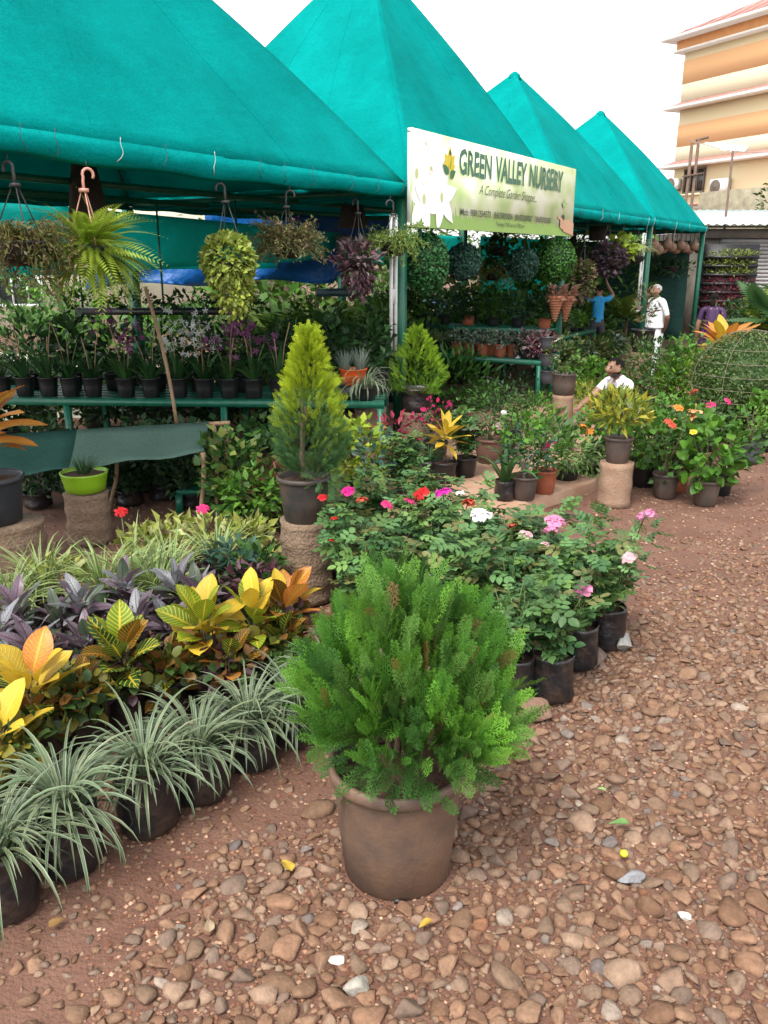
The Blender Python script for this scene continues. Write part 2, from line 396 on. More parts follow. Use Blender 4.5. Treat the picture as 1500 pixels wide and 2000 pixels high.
yard = setting(MB().add([RP(-16, 4.6, .004), RP(4, 4.6, .004), RP(4, 17, .004), RP(-16, 17, .004)], [(0, 1, 2, 3)]).build('yard', mat('pale_yard', (.5, .47, .38), .9, .2, 2, .3, 20))); yard['label'] = 'pale yard behind the nursery'
# ================================================================== shade-net tents
def net_mat(name, base, trans, sc=420):
    m = mat(name, base, .85, .2, 1.1, trans=trans, spec=.03)
    n, L = nodes_of(m); b = n['Principled BSDF']
    tc = n.new('ShaderNodeTexCoord'); mp = n.new('ShaderNodeMapping'); mp.inputs['Scale'].default_value = (1, 1, 3.2); L(tc.outputs['Object'], mp.inputs[0])
    nz = n.new('ShaderNodeTexNoise'); nz.inputs['Scale'].default_value = sc; nz.inputs['Detail'].default_value = 2; L(mp.outputs[0], nz.inputs['Vector'])
    n2 = n.new('ShaderNodeTexNoise'); n2.inputs['Scale'].default_value = 5; n2.inputs['Detail'].default_value = 3; L(mp.outputs[0], n2.inputs['Vector'])
    ad = n.new('ShaderNodeMath'); ad.operation = 'MULTIPLY_ADD'; ad.inputs[1].default_value = .25; L(nz.outputs['Fac'], ad.inputs[0]); L(n2.outputs['Fac'], ad.inputs[2])
    sp = n.new('ShaderNodeTexNoise'); sp.inputs['Scale'].default_value = 75; sp.inputs['Detail'].default_value = 2; L(tc.outputs['Object'], sp.inputs['Vector'])
    mr = n.new('ShaderNodeMapRange'); mr.inputs[1].default_value = .3; mr.inputs[2].default_value = .7; mr.inputs[3].default_value = .8; mr.inputs[4].default_value = 1.2; L(sp.outputs['Fac'], mr.inputs[0])
    src = b.inputs['Base Color'].links[0].from_socket; mm = n.new('ShaderNodeMix'); mm.data_type = 'RGBA'; mm.blend_type = 'MULTIPLY'; mm.inputs['Factor'].default_value = 1; L(src, mm.inputs['A']); L(mr.outputs[0], mm.inputs['B']); L(mm.outputs['Result'], b.inputs['Base Color'])
    bp = n.new('ShaderNodeBump'); bp.inputs['Strength'].default_value = .5; bp.inputs['Distance'].default_value = .05; L(ad.outputs[0], bp.inputs['Height']); L(bp.outputs[0], b.inputs['Normal'])
    return m
NET = net_mat('turquoise_shade_net', (.001, .37, .345), .3)
NETIN = net_mat('green_shade_net', (.05, .72, .66), .7)
NETGREY = net_mat('worn_grey_green_net', (.16, .27, .22), .3)
TARP = mat('blue_tarpaulin', (.006, .13, .46), .4, .15, 4, .4, 12, trans=.25, dist=.05)
gt = np.random.default_rng(21)
def tent(s0, s1, apex, label, own_left, q1=TD):
    t = thing('shade_tent', label, 'tent', RP((s0 + s1) / 2, TD / 2), ROWRZ, 'pyramid shade tents in a row')
    hw, hd = (s1 - s0) / 2 - .03, TD / 2               # local: x along the row, y into the nursery
    C = [(-hw, -hd), (hw, -hd), (hw, hd), (-hw, hd)]
    for k in range(4):
        a = np.array((*C[k], EAVE)); b = np.array((*C[(k + 1) % 4], EAVE)); ap = np.array((0, 0, apex))
        nn = np.cross(b - a, ap - a); nn /= np.linalg.norm(nn)
        na, nb = 26, 22; P = np.zeros((nb, na, 3)); ph = gt.uniform(0, 6, 4)
        def hip(c, f): h = c * (1 - f) + ap * f; o = np.array((c[0], c[1], 0)); o /= np.linalg.norm(o); return h + (o * .06 + np.array((0, 0, .06))) * math.sin(math.pi * f)
        for j in range(nb):                        # bent hip pipes, cloth slack between them
            f = j / (nb - 1) * .985; ha, hb = hip(a, f), hip(b, f)
            for i in range(na):
                e = i / (na - 1); se = math.sin(math.pi * e)
                wr = (.012 * math.sin(e * 17 + ph[0] + 4 * f) * (1 - f) + .02 * math.sin(f * 9 + e * 5 + ph[1]) - .05 * math.sin(math.pi * f)) * se
                P[j, i] = ha + (hb - ha) * e + nn * wr
        MB().add(*sheet(P, .004)).build('net_panel', NET, t, smooth=True)
        for i in (8, 17): MB().add(*tube([P[j, i] + nn * .004 for j in range(0, nb - 5)], .0045, 4)).build('seam', NET, t)
        # rolled hem along the eave
        m = 40; H = np.zeros((5, m, 3)); ax = (b - a); outw = np.array((nn[0], nn[1], 0)); outw /= np.linalg.norm(outw)
        for i in range(m):
            e = i / (m - 1); p = a + ax * e; sag = -.025 * math.sin(math.pi * e) ** 2
            for j, (o, z) in enumerate(((.012, .012), (.04, -.02), (.042, -.065), (.025, -.11), (-.02, -.125))):
                H[j, i] = p + outw * (o + .006 * math.sin(e * 60 + j + ph[2])) + np.array((0, 0, z + sag * (j > 0) + .008 * math.sin(e * 33 + ph[3]) * (j > 2)))
        hem = MB().add(*sheet(H, .004)).build('hem', NET, t, smooth=True)
        if k == 0:
            for i in range(13):
                e = (i + gt.uniform(.2, .8)) / 13; p = a + ax * e + outw * .057
                L = gt.uniform(.13, .16) if gt.random() < .7 else gt.uniform(.3, .5)
                pts = [p + np.array((0, 0, .03 - L * q)) + outw * (.006 if q * L < .14 else -.02) + ax * .006 * math.sin(q * 7 + i) / np.linalg.norm(ax) * 4 * q for q in np.linspace(0, 1, 7)]
                MB().add(*tube(pts, .0022, 4)).build('tie_thread', THREAD if gt.random() < .25 else WIRE, hem)
        # frame: eave pipe, hip pipe
        MB().add(*tube([a - (0, 0, .06), b - (0, 0, .06)], .03, 8)).build('eave_pipe', GREENMETAL, t)
        pts = [hip(a, f) * .985 - (0, 0, .035) for f in np.linspace(0, .985, 9)]
        MB().add(*tube(pts, .022, 6)).build('hip_pipe', GREENMETAL, t)
    for k, (cx, cy) in enumerate(C):
        if k in (0, 3) and not own_left: continue
        MB().add(*box(cx - .05, cx + .05, cy - .05 + .06, cy + .05 + .06, 0, EAVE - .09)).build('post', GREENMETAL, t)
    for y in (-hd + 1.3, hd - 1.3):
        MB().add(*tube([(-hw + .04, y, EAVE - .12), (hw - .04, y, EAVE - .12)], .03, 6)).build('cross_beam', GREENMETAL, t)
    MB().add(*lathe([(.13, apex - .14), (.09, apex - .04), (.03, apex + .005), (.004, apex + .01)], 10)).build('peak_cap', NET, t, smooth=True)
    return t
tent(-TL * 1.22, 0, 5.1, 'turquoise shade net tent nearest the camera, over the orchid bench', True)
tent(0, TL, 5.6, 'tall turquoise net pyramid behind the nursery banner', False)
tent(TL, 2 * TL, 5.0, 'turquoise net pyramid just beyond the banner, third in the row', False)
tent(2 * TL, 3 * TL, 5.0, 'farthest small turquoise net pyramid, beside the shuttered shed', False)

# --- net curtains, tarpaulins hung behind
def hung(name, label, cat, pts, m, nu=14, nv=8, wave=.03, group=None):
    """cloth between four corners (tl, tr, br, bl) with soft folds"""
    a, b, c, d = [np.array(p, float) for p in pts]; P = np.zeros((nv, nu, 3)); ph = gt.uniform(0, 6)
    cen = (a + b + c + d) / 4; nrm = unit(np.cross(b - a, d - a))
    for j in range(nv):
        for i in range(nu):
            u, v = i / (nu - 1), j / (nv - 1); p = (a * (1 - u) + b * u) * (1 - v) + (d * (1 - u) + c * u) * v
            P[j, i] = p + nrm * wave * math.sin(u * 19 + ph + v * 3) * v + np.array((0, 0, -.5 * wave * math.sin(u * 13 + ph) * v))
    o = MB().add(*sheet(P, .006)).build(name, m, smooth=True)
    return tag(o, label, cat, group)
hung('net_curtain', 'long green net curtain hung behind the hanging fern', 'curtain', [AT(-60, 385, 9.4), AT(665, 455, 12.4), AT(640, 505, 12.4), AT(-60, 548, 9.4)], NETIN, 30)
hung('tarpaulin', 'blue tarpaulin strip low behind the green net curtain', 'tarpaulin', [AT(170, 520, 12.9), AT(720, 462, 13.6), AT(650, 548, 13.6), AT(170, 560, 12.9)], TARP, 24, wave=.08)
hung('tarpaulin', 'bright blue tarpaulin under the tent roof, above the purple hanging basket', 'tarpaulin', [AT(400, 415, 13.0), AT(775, 425, 13.9), AT(775, 470, 13.9), AT(400, 450, 13.0)], TARP, 20)
hung('tarpaulin', 'blue tarpaulin glimpsed beyond the boxwood balls', 'tarpaulin', [AT(820, 586, 19), AT(1010, 574, 20), AT(1010, 588, 19), AT(820, 602, 18)], TARP, 20, wave=.05)
hung('net_flap', 'torn grey net flap beside the blue tarpaulin', 'net', [AT(652, 456, 12.2), AT(745, 470, 12.6), AT(720, 522, 12.6), AT(664, 515, 12.2)], NETGREY, 10)
hung('net_curtain', 'green back curtain behind the boxwood balls', 'curtain', [RP(.2, TD + .1, 2.45), RP(2 * TL, TD + .1, 2.45), RP(2 * TL, TD + .1, 1.92), RP(.2, TD + .1, 1.85)], NETIN, 40)
hung('net_curtain', 'pale green end curtain behind the standing man', 'curtain', [RP(2.05 * TL, TD - .2, 2.45), RP(3 * TL, TD - .1, 2.45), RP(3 * TL, TD - .1, .05), RP(2.05 * TL, TD - .2, .05)], NETIN, 24)
hung('net_screen', 'grey green net screen at the end of the last tent', 'net', [RP(3 * TL - .05, .3, 2.4), RP(3 * TL - .05, TD - .3, 2.4), RP(3 * TL - .05, TD - .3, .1), RP(3 * TL - .05, .3, .1)], net_mat('dark_slate_net', (.04, .10, .085), .2), 14)

# ================================================================== banner
BW, BH = 4.52, .88
bl = ONROW(801, 443, -.16); 
ban = thing('banner', 'green and white nursery banner with lilies and phone numbers', 'banner', bl, ROWRZ)
def print_mat():
    m = mat('banner_print', (.62, .74, .4), .45, spec=.3); n, L = nodes_of(m); b = n['Principled BSDF']
    tc = n.new('ShaderNodeTexCoord'); mp = n.new('ShaderNodeMapping'); mp.inputs['Scale'].default_value = (1.5, 1, 2.2); L(tc.outputs['Object'], mp.inputs[0])
    nz = n.new('ShaderNodeTexNoise'); nz.inputs['Scale'].default_value = 1.7; nz.inputs['Detail'].default_value = 1; L(mp.outputs[0], nz.inputs['Vector'])
    r = n.new('ShaderNodeValToRGB'); e = r.color_ramp.elements; e[0].position = .3; e[0].color = (.46, .62, .26, 1); e[1].position = .66; e[1].color = (.84, .87, .70, 1); x = e.new(.5); x.color = (.68, .77, .46, 1)
    L(nz.outputs['Fac'], r.inputs[0]); L(r.outputs[0], b.inputs['Base Color']); return m
MB().add(*box(0, BW, -.004, 0, 0, BH)).build('printed_sheet', print_mat(), ban)
fr = MB()
for a, b in (((0, .02, .02), (BW, .02, .02)), ((0, .02, BH - .02), (BW, .02, BH - .02)), ((.02, .02, .04), (.02, .02, BH - .04)), ((BW - .02, .02, .04), (BW - .02, .02, BH - .04))): fr.add(*bar(a, b, .035))
fr.build('frame', WHITEMETAL, ban)
for x in (.3, BW - .4): MB().add(*bar((x, .06, -.1), (x, .06, BH * .5), .03)).build('bracket', GREENMETAL, ban)
def flat(name, pts, col, lift, rough=.5, parent=ban, var=.06):
    """flat printed shape on the banner, pts in (fraction of width, fraction of height from the top)"""
    m = mat('print_%02x%02x%02x' % tuple(int(255 * min(1, c)) for c in col), col, rough, var, 30)
    V = [(u * BW, -.004 - lift, BH * (1 - v)) for u, v in pts]; F = [tuple(range(len(pts)))]
    o = MB().add(V, F).build(name, m, parent); return o
asp = BW / BH
def petal(cu, cv, ang, L, W, k=10):
    """pointed petal outline; lengths in fractions of the height"""
    P = []
    for i in range(k + 1):
        t = i / k; w_ = W * math.sin(math.pi * t ** .75) ** 1.0 * .5; P.append((t * L, w_))
    P += [(x, -y) for x, y in P[-2:0:-1]]
    c, s = math.cos(ang), math.sin(ang)
    return [(cu + (x * c - y * s) / asp, cv + (x * s + y * c)) for x, y in P]
lift = .0012
# grass along the foot of the print
gb = np.random.default_rng(8); gp = [(0.002, .998)]
for i in range(90): u = .002 + .994 * i / 89; gp += [(u, .9 - gb.uniform(0, .05)), (min(.998, u + .003), .9 - gb.uniform(.05, .2) * (1 if u < .85 else .3))]
flat('printed_grass', gp + [(.998, .998)], (.33, .55, .13), lift)
for ci, (cu, cv, r) in enumerate(((.06, .17, .34), (.085, .40, .46), (.055, .70, .44), (.135, .66, .40), (.02, .45, .3))):
    f = None
    for k in range(6):
        a = k * math.pi / 3 + ci * .5 + .3
        o = flat('printed_petal', [(min(max(u, .003), .3), min(max(v, .01), .99)) for u, v in petal(cu, cv, a, r, r * .46)], ((1.18, 1.19, 1.14), (1.1, 1.13, 1.05), (1.22, 1.22, 1.2))[k % 3], lift + .001 + ci * .002 + .001 * (k % 2))
    flat('printed_petal_heart', [(cu + .035 / asp * math.cos(t) , cv + .055 * math.sin(t)) for t in np.linspace(0, 6.28, 12)[:-1]], (.70, .74, .32), lift + .003 + ci * .002)
LB = lift + .013
# emblem: yellow flower with green leaves
for a, L_, W_ in ((-1.57, .24, .12), (-2.3, .2, .11), (-.85, .2, .11), (-2.9, .15, .1), (-.2, .15, .1)): flat('emblem_petal', petal(.168, .33, a, L_, W_), (.85, .68, .03), LB + .0004 * abs(a))
for k, (cu, cv, a, L_, W_) in enumerate(((.163, .40, -2.55, .17, .09), (.168, .43, -.45, .17, .1), (.165, .41, -1.75, .12, .012), (.168, .36, -1.3, .16, .012))): flat('emblem_leaf', petal(cu, cv, a, L_, W_), (.03, .2, .07), LB + .002 + k * .0004)
flat('emblem_dot', [(.169 + .03 / asp * math.cos(t), .17 + .03 * math.sin(t)) for t in np.linspace(0, 6.28, 14)[:-1]], (.05, .12, .03), LB + .004)
flat('emblem_stem', [(.166, .36), (.169, .36), (.171, .5), (.169, .5)], (.7, .55, .03), LB + .004)
# hand with a seedling
SK = (.72, .42, .26)
flat('printed_hand', [(.998, .80), (.95, .745), (.925, .76), (.885, .735), (.865, .715), (.86, .74), (.885, .775), (.88, .80), (.885, .83), (.88, .87), (.90, .90), (.915, .935), (.95, .955), (.998, .985)], SK, LB)
for k, v in enumerate((.80, .845, .89)): flat('printed_finger_crease', [(.885, v), (.925, v + .012), (.925, v + .016), (.885, v + .006)], (.5, .25, .14), LB + .001)
flat('printed_soil', [(.895 + .045 / asp * math.cos(t) + .012, .73 + .045 * math.sin(t)) for t in np.linspace(0, 6.28, 12)[:-1]], (.03, .025, .02), LB + .001)
flat('printed_sprout_stem', [(.909, .7), (.911, .7), (.913, .52), (.911, .52)], (.25, .42, .1), LB + .001)
for a in (-2.6, -.55, -1.7): flat('printed_sprout_leaf', petal(.912, .58, a, .13, .06), (.4, .58, .2), LB + .0014 + .0003 * abs(a))
def lettering(txt, u0, u1, v0, v1, col, bold=0., shear=0., name='lettering', lift=.015, space=1.0, jag=0.):
    c = bpy.data.curves.new('t', 'FONT'); c.body = txt; c.size = 1; c.offset = bold; c.shear = shear; c.space_character = space; c.extrude = .0; c.resolution_u = 3
    o = bpy.data.objects.new('t', c); COL.objects.link(o); bpy.context.view_layer.update()
    me = bpy.data.meshes.new_from_object(o.evaluated_get(bpy.context.evaluated_depsgraph_get())); bpy.data.objects.remove(o); bpy.data.curves.remove(c)
    k = len(me.vertices); V = np.zeros(k * 3); me.vertices.foreach_get('co', V); V = V.reshape(-1, 3)
    a, b = V.min(0), V.max(0); X = (V[:, 0] - a[0]) / (b[0] - a[0]); Z = (V[:, 1] - a[1]) / (b[1] - a[1])
    if jag: Z = Z + jag * np.sin(X * 47) * 1.0; X = X + jag * .03 * np.sin(Z * 9 + X * 60)
    V = np.stack([(u0 + (u1 - u0) * X) * BW, np.full(k, -.004 - lift), BH * (1 - v1 + (v1 - v0) * Z)], 1)
    me.vertices.foreach_set('co', V.ravel()); me.materials.append(mat('ink_' + '%02x%02x%02x' % tuple(int(255 * q) for q in col), col, .5, .15, 40)); me.name = name
    return link(name, me, ban, kind='stuff' if v1 - v0 < .2 else None)
INK = (.055, .2, .13)
lettering('GREEN', .214, .391, .095, .385, INK, .035, jag=.035); lettering('VALLEY', .412, .612, .09, .385, INK, .035, jag=.035); lettering('NURSERY', .632, .887, .085, .38, INK, .035, jag=.035)
lettering('A Complete Garden Shoppe...', .324, .69, .455, .605, (.06, .11, .04), -.004, .35, space=.95)
lettering('Mob: 9881254573   8605800006  /8605000087  / 8605000080', .228, .809, .755, .832, (.04, .06, .05), .006)
lettering('Timings: 7.00 am to 7.00 pm', .428, .612, .875, .94, (.04, .06, .03), .004)

# ================================================================== far building with painted bands
YEL = mat('yellow_render', (.95, .79, .48), .85); ORA = mat('orange_render', (.98, .56, .26), .85); CRE = mat('pale_trim', (1.1, 1.1, 1.0), .8, .06, 3); DKO = mat('burnt_orange_render', (.9, .42, .16), .85, .1, 3)
RTILE = mat('red_roof_tile', (.8, .4, .34), .8, .25, 8, .4, 30); GLASS = mat('dark_window', (.03, .035, .035), .15); GRILLE = mat('window_grille', (.12, .1, .07), .6)
bo = (14.8, 46.0, 0); brz = math.atan2(-.9, .44)
bld = thing('apartment_building', 'tall yellow building with orange bands and red tiled roof', 'building', bo, brz)
BL_ = 26.0
MB().add(*box(0, BL_, 0, 12, 0, 11.7)).build('wall', YEL, bld)
def band(z0, z1, m, name='painted_band'): MB().add(*box(-.02, BL_ - .1, -.02, 11.9, z0, z1)).build(name, m, bld)
band(10.25, 11.3, ORA); band(7.37, 8.38, ORA); band(9.3, 10.25 - .003, mat('cream_render', (.86, .76, .52), .85)); band(6.55, 7.37 - .003, MATS['cream_render'])
def ledge(z, outd, th, pitch, name='ledge'):
    l = MB().add(*box(-outd, BL_ + .2, -outd, .0, z, z + th)).add(*box(-outd, 0, .0, 12, z, z + th)).build(name, CRE, bld)
    a = np.array([(-outd + .08, -outd + .08, z + th + .004), (BL_, -outd + .08, z + th + .004), (BL_, -.025, z + th + pitch), (-.025, -.025, z + th + pitch)])
    V = np.concatenate([a, a - (0, 0, .003)]); MB().add(V, [(0, 1, 2, 3), (7, 6, 5, 4), (0, 4, 5, 1), (3, 2, 6, 7), (0, 3, 7, 4), (1, 5, 6, 2)]).build('tiled_slope', RTILE, l)
ledge(9.08, .6, .12, .26); ledge(6.36, .6, .12, .26)
MB().add(*box(-.4, BL_ + .3, -.4, 12.5, 11.66, 11.77)).build('cornice', CRE, bld)
MB().add(*box(-.3, BL_ + .2, -.3, 12.3, 11.77, 12.2)).build('parapet_band', DKO, bld)
rf = MB().add(*box(-.85, BL_ + .5, -.85, 13, 12.2, 12.34)).build('eave_trim', CRE, bld)
rx = np.array([(-.8, -.8, 12.345), (BL_, -.8, 12.345), (BL_, 6, 15.38), (5.5, 6, 15.38), (-.8, 13, 12.345), (BL_, 13, 12.345)])
roof = MB().add(rx, [(0, 1, 2, 3), (0, 3, 4), (3, 2, 5, 4), (0, 4, 5, 1), (1, 5, 2)]).build('roof', RTILE, bld)
for i in range(26):
    x = .2 + i * .9; y1 = min(5.6, x * .9 + .4); MB().add(*bar((x, -.75, 12.38), (x, -.8 + y1, 12.345 + y1 * .4463 + .03), .06, .03)).build('tile_ridge', RTILE, roof)
# window with grille, air conditioners
wn = MB().add(*box(.8, 2.1, -.03, .0, 5.2, 6.2)).build('window', GLASS, bld)
fm = MB()
for x in (.8, 1.23, 1.67, 2.1): fm.add(*bar((x, -.06, 5.16), (x, -.06, 6.22), .06))
for z in (5.16, 6.24): fm.add(*bar((.76, -.06, z), (2.14, -.06, z), .07))
fm.build('frame', GRILLE, wn)
for i in range(10): MB().add(*bar((.86 + i * .13, -.05, 5.2), (.86 + i * .13, -.05, 6.2), .02)).build('grille_bar', GRILLE, wn)
MB().add(*box(.7, 2.2, -.14, -.0, 5.02, 5.11)).build('sill', YEL, wn)
ACW = mat('appliance_white', (.66, .67, .64), .5, .05, 10)
def aircon(label, x, z, w=1.0, h=.75):
    a = math.cos(brz), math.sin(brz); p = (bo[0] + a[0] * x + a[1] * .0, bo[1] + a[1] * x, z)
    t = thing('air_conditioner', label, 'air conditioner', p, brz, 'outdoor air conditioners on the building')
    MB().add(*box(0, w, -.42, -.05, 0, h)).build('casing', ACW, t)
    V, F = lathe([(.31, 0), (.31, .012), (.27, .02), (.05, .02), (.04, .03)], 20); V = np.array(V); V = np.stack([V[:, 0] + w * .38, -.42 - V[:, 2], V[:, 1] + h * .5], 1); MB().add(V, F).build('fan_grille', GRILLE, t)
    for k in (.1, w - .1): MB().add(*bar((k, -.4, -.03), (k, .0, -.03), .05)).build('bracket', GRILLE, t)
aircon('white air conditioner with round fan, right of the grilled window', 2.85, 4.95, .95, .68)
aircon('white air conditioner at the corner of the yellow building', .0, 5.35, .62, .5)
MB().add(*box(1.6, 14, -1.6, -.0, 4.3, 4.41)).build('porch_slab', CRE, bld)
MB().add(*bar((1.5, -.9, 4.47), (12, -.9, 4.47), 1.7, .1)).build('porch_roof', RTILE, bld)
MB().add(*box(4.2, 16, -2.4, -1.7, 2.0, 4.9)).build('porch_wall', mat('grimy_render', (.34, .30, .2), .9, .35, 3, .3, 20), bld)

# ================================================================== shuttered shed beside the last tent
GALV = mat('corrugated_sheet', (.5, .56, .53), .5, .18, 2, metal=.0); SHUT = mat('shutter_grey', (.30, .29, .28), .55, .15, 5); SHB = mat('shed_wall', (.2, .17, .14), .85, .25, 3)
shx = AT(1392, 560, 22.5)[0]
shed = thing('shed', 'grey shuttered shed with corrugated roof beside the last tent', 'shed', (shx, 22.5, 0), 0)
MB().add(*box(-.5, 9, .12, 3.5, 0, 2.66)).build('wall', SHB, shed)
sh = MB().add(*box(.1, 5, .06, .11, 0, 2.5)).build('shutter', SHUT, shed)
for i in range(26): MB().add(*box(.12, 4.98, .02, .055, .03 + i * .094, .03 + i * .094 + .082)).build('slat', SHUT, sh)
MB().add(*box(-.5, 9, -.06, .115, 2.5, 2.72)).build('lintel', SHB, shed)
n = 150; P = np.zeros((2, n, 3))
for i in range(n):
    x = -.75 + i * 10 / n; z = .025 * math.sin(i * 2 * math.pi / 3.2); P[0, i] = (x, -.55, 2.80 + z); P[1, i] = (x - .5, 3.6, 3.35 + z)
MB().add(*sheet(P, .006)).build('corrugated_roof', GALV, shed, smooth=False)
MB().add(*bar((-.7, -.4, 2.76), (9, -.4, 2.76), .05)).build('purlin', GRILLE, shed)

# --- house and garden behind the nursery
HWALL = mat('pale_house_render', (.82, .78, .6), .85, .1, 2)
hp = AT(60, 560, 24); house = thing('house', 'pale cream house with arched window behind the left tent', 'house', (hp[0], 24, 0), 0)
MB().add(*box(-7, 6.5, 0, 6, 0, 5)).build('wall', HWALL, house)
for x in (-.3, -3.2):
    W = .62; pts = [(-W, .75)] + [(-W * math.cos(a), 1.25 + .45 * math.sin(a)) for a in np.linspace(0, math.pi, 13)] + [(W, .75)]
    V = [(x + a, -.02, z) for a, z in pts] + [(x + a, .01, z) for a, z in pts]; k = len(pts)
    wn = MB().add(V, [tuple(range(k)), tuple(range(2 * k - 1, k - 1, -1))] + [(i, k + i, k + (i + 1) % k, (i + 1) % k) for i in range(k)]).build('window', GLASS, house)
    MB().add(*tube([(x + a, -.04, z) for a, z in pts] + [(x - W, -.04, .75)], .05, 5)).build('frame', WHITEMETAL, wn)
    for dx in (-.2, .22): MB().add(*bar((x + dx, -.035, .75), (x + dx, -.035, 1.66), .045)).build('mullion', WHITEMETAL, wn)
MB().add(*box(-7.1, 6.6, -.12, 0, 2.2, 2.35)).build('ledge', CRE, house)

# ================================================================== plant kit
CACHE = {}
def cached(key, fn):
    if key not in CACHE: CACHE[key] = fn()
    return CACHE[key]
def pot_mesh(kind, rt, rb, h, m):
    def mk():
        sd = random.Random(int(rt * 7919 + h * 104729))
        if kind == 'bag':
            ph = [sd.uniform(0, 6) for _ in range(4)]
            wob = lambda a, i: 1 + .035 * math.sin(3 * a + ph[0] + i * .7) + .02 * math.sin(7 * a + ph[1] + i * 1.9) + .012 * math.sin(13 * a + ph[2] - i)
            pr = [(rb * .75, 0), (rb * .98, .015), (rb * 1.06, h * .14), (rb * 1.03, h * .3), (rb * 1.05, h * .45), (rb * 1.01, h * .62), (rt * .99, h * .8), (rt * 1.02, h * .93), (rt, h), (rt * .95, h * .99), (rt * .94, h * .84)]
            return MB().add(*lathe(pr, 30, False, wob)).add(*lathe([(0.001, .0), (rb * .75, 0)], 30, False)).mesh('pot', m, True)
        pr = [(rb * .9, 0), (rb, .008), (rb + (rt - rb) * .45, h * .45), (rt * .965, h * .87), (rt * .97, h * .885), (rt * 1.035, h * .895), (rt * 1.05, h * .93), (rt * 1.05, h * .985), (rt * 1.02, h), (rt * .97, h), (rt * .945, h * .97), (rt * .9, h * .8)]
        if kind == 'plain': pr = [(rb * .9, 0), (rb, .006), (rb + (rt - rb) * .5, h * .5), (rt * .98, h * .93), (rt * 1.02, h * .95), (rt * 1.03, h), (rt * .95, h), (rt * .92, h * .8)]
        if kind == 'bowl': pr = [(rb * .6, 0), (rb, .02), (rt * .9, h * .45), (rt, h * .9), (rt * 1.03, h), (rt * .95, h), (rt * .92, h * .8)]
        return MB().add(*lathe(pr, 32, False)).add(*lathe([(.001, 0), (pr[0][0], 0)], 32, False)).mesh('pot', m, True)
    return cached(('pot', kind, round(rt, 3), round(rb, 3), round(h, 3), m.name), mk)
def soil_mesh(r):
    def mk():
        g = np.random.default_rng(int(r * 1000)); n, k = 16, 4; V = [(0, 0, .012)]; F = []
        for i in range(1, k + 1):
            for j in range(n): a = 6.283 * j / n; V.append((r * i / k * math.cos(a), r * i / k * math.sin(a), g.normal() * .005 + .01 * (1 - i / k)))
        F = [(0, 1 + j, 1 + (j + 1) % n) for j in range(n)] + [(1 + (i - 1) * n + j, 1 + i * n + j, 1 + i * n + (j + 1) % n, 1 + (i - 1) * n + (j + 1) % n) for i in range(1, k) for j in range(n)]
        return MB().add(V, F).mesh('soil', SOIL, True)
    return cached(('soil', round(r, 3)), mk)
def add_pot(t, kind='rim', rt=.12, rb=.09, h=.2, m=BLACK, z=0, soil=True, rz=0, name='pot'):
    o = link(name, pot_mesh(kind, rt, rb, h, m), t, (0, 0, z), (0, 0, rz))
    if soil: link('soil', soil_mesh(rt * .93), o, (0, 0, h * .86))
    return o

def cloud_mesh(key, n, r, c, T, L, pal, up=.35, rmin=.35, w=1., matl=LEAF, jit=.18, flat=0., squash=0., cone=False, hang=0.):
    def mk():
        g = np.random.default_rng(sum(ord(ch) * (i + 1) for i, ch in enumerate(str(key))))
        d = rnd_dirs(g, n); rad = g.uniform(rmin ** 3, 1, n) ** (1 / 3)
        lump = 1 + .13 * np.sin(d[:, 0] * 5 + d[:, 2] * 4 + 1) * np.sin(d[:, 1] * 6 + 2) + .08 * np.sin(d[:, 0] * 11 + 3) * np.sin(d[:, 2] * 9 + d[:, 1] * 7)
        lump = 1 + (lump - 1) * (1 - squash)
        p = d * rad[:, None] * lump[:, None]
        if cone: p[:, :2] *= (1 - .5 * (p[:, 2:3] + 1) * .92) * 1.35
        p = p * np.array(r) + np.array(c)
        dr = d * (1, 1, .6) + (0, 0, up) + g.normal(size=(n, 3)) * .45
        if rmin >= .85: dr = np.cross(d, rnd_dirs(g, n)) * 1.2 + d * .45 + (0, 0, .2)      # clipped surface: leaves lie along it
        dr[:, 2] -= hang * (1 - d[:, 2].clip(-1, 1)) 
        u = unit(d + (0, 0, 1.) + g.normal(size=(n, 3)) * .5)
        l = L * g.uniform(.65, 1.2, n)
        return MB().add(*inst(T, p, dr, u, l, l * w, mixcols(g, pal, n, jit))).mesh('foliage', matl)
    return cached(('cloud', key), mk)
def stems_mesh(key, k, h, r, rad=.006, m=STEM, bend=.4):
    def mk():
        g = np.random.default_rng(len(str(key)) * 7 + k); mb = MB()
        for i in range(k):
            a = 6.283 * i / k + g.uniform(-.4, .4); rr = r * g.uniform(.4, 1); hh = h * g.uniform(.75, 1.05)
            pts = [(math.cos(a) * rr * f ** 1.6 + g.normal() * .006, math.sin(a) * rr * f ** 1.6 + g.normal() * .006, hh * f) for f in np.linspace(0, 1, 6)]
            mb.add(*tube(pts, np.linspace(rad, rad * .4, 6), 5))
        return mb.mesh('stem', m, True)
    return cached(('stems', key, k, h, r), mk)

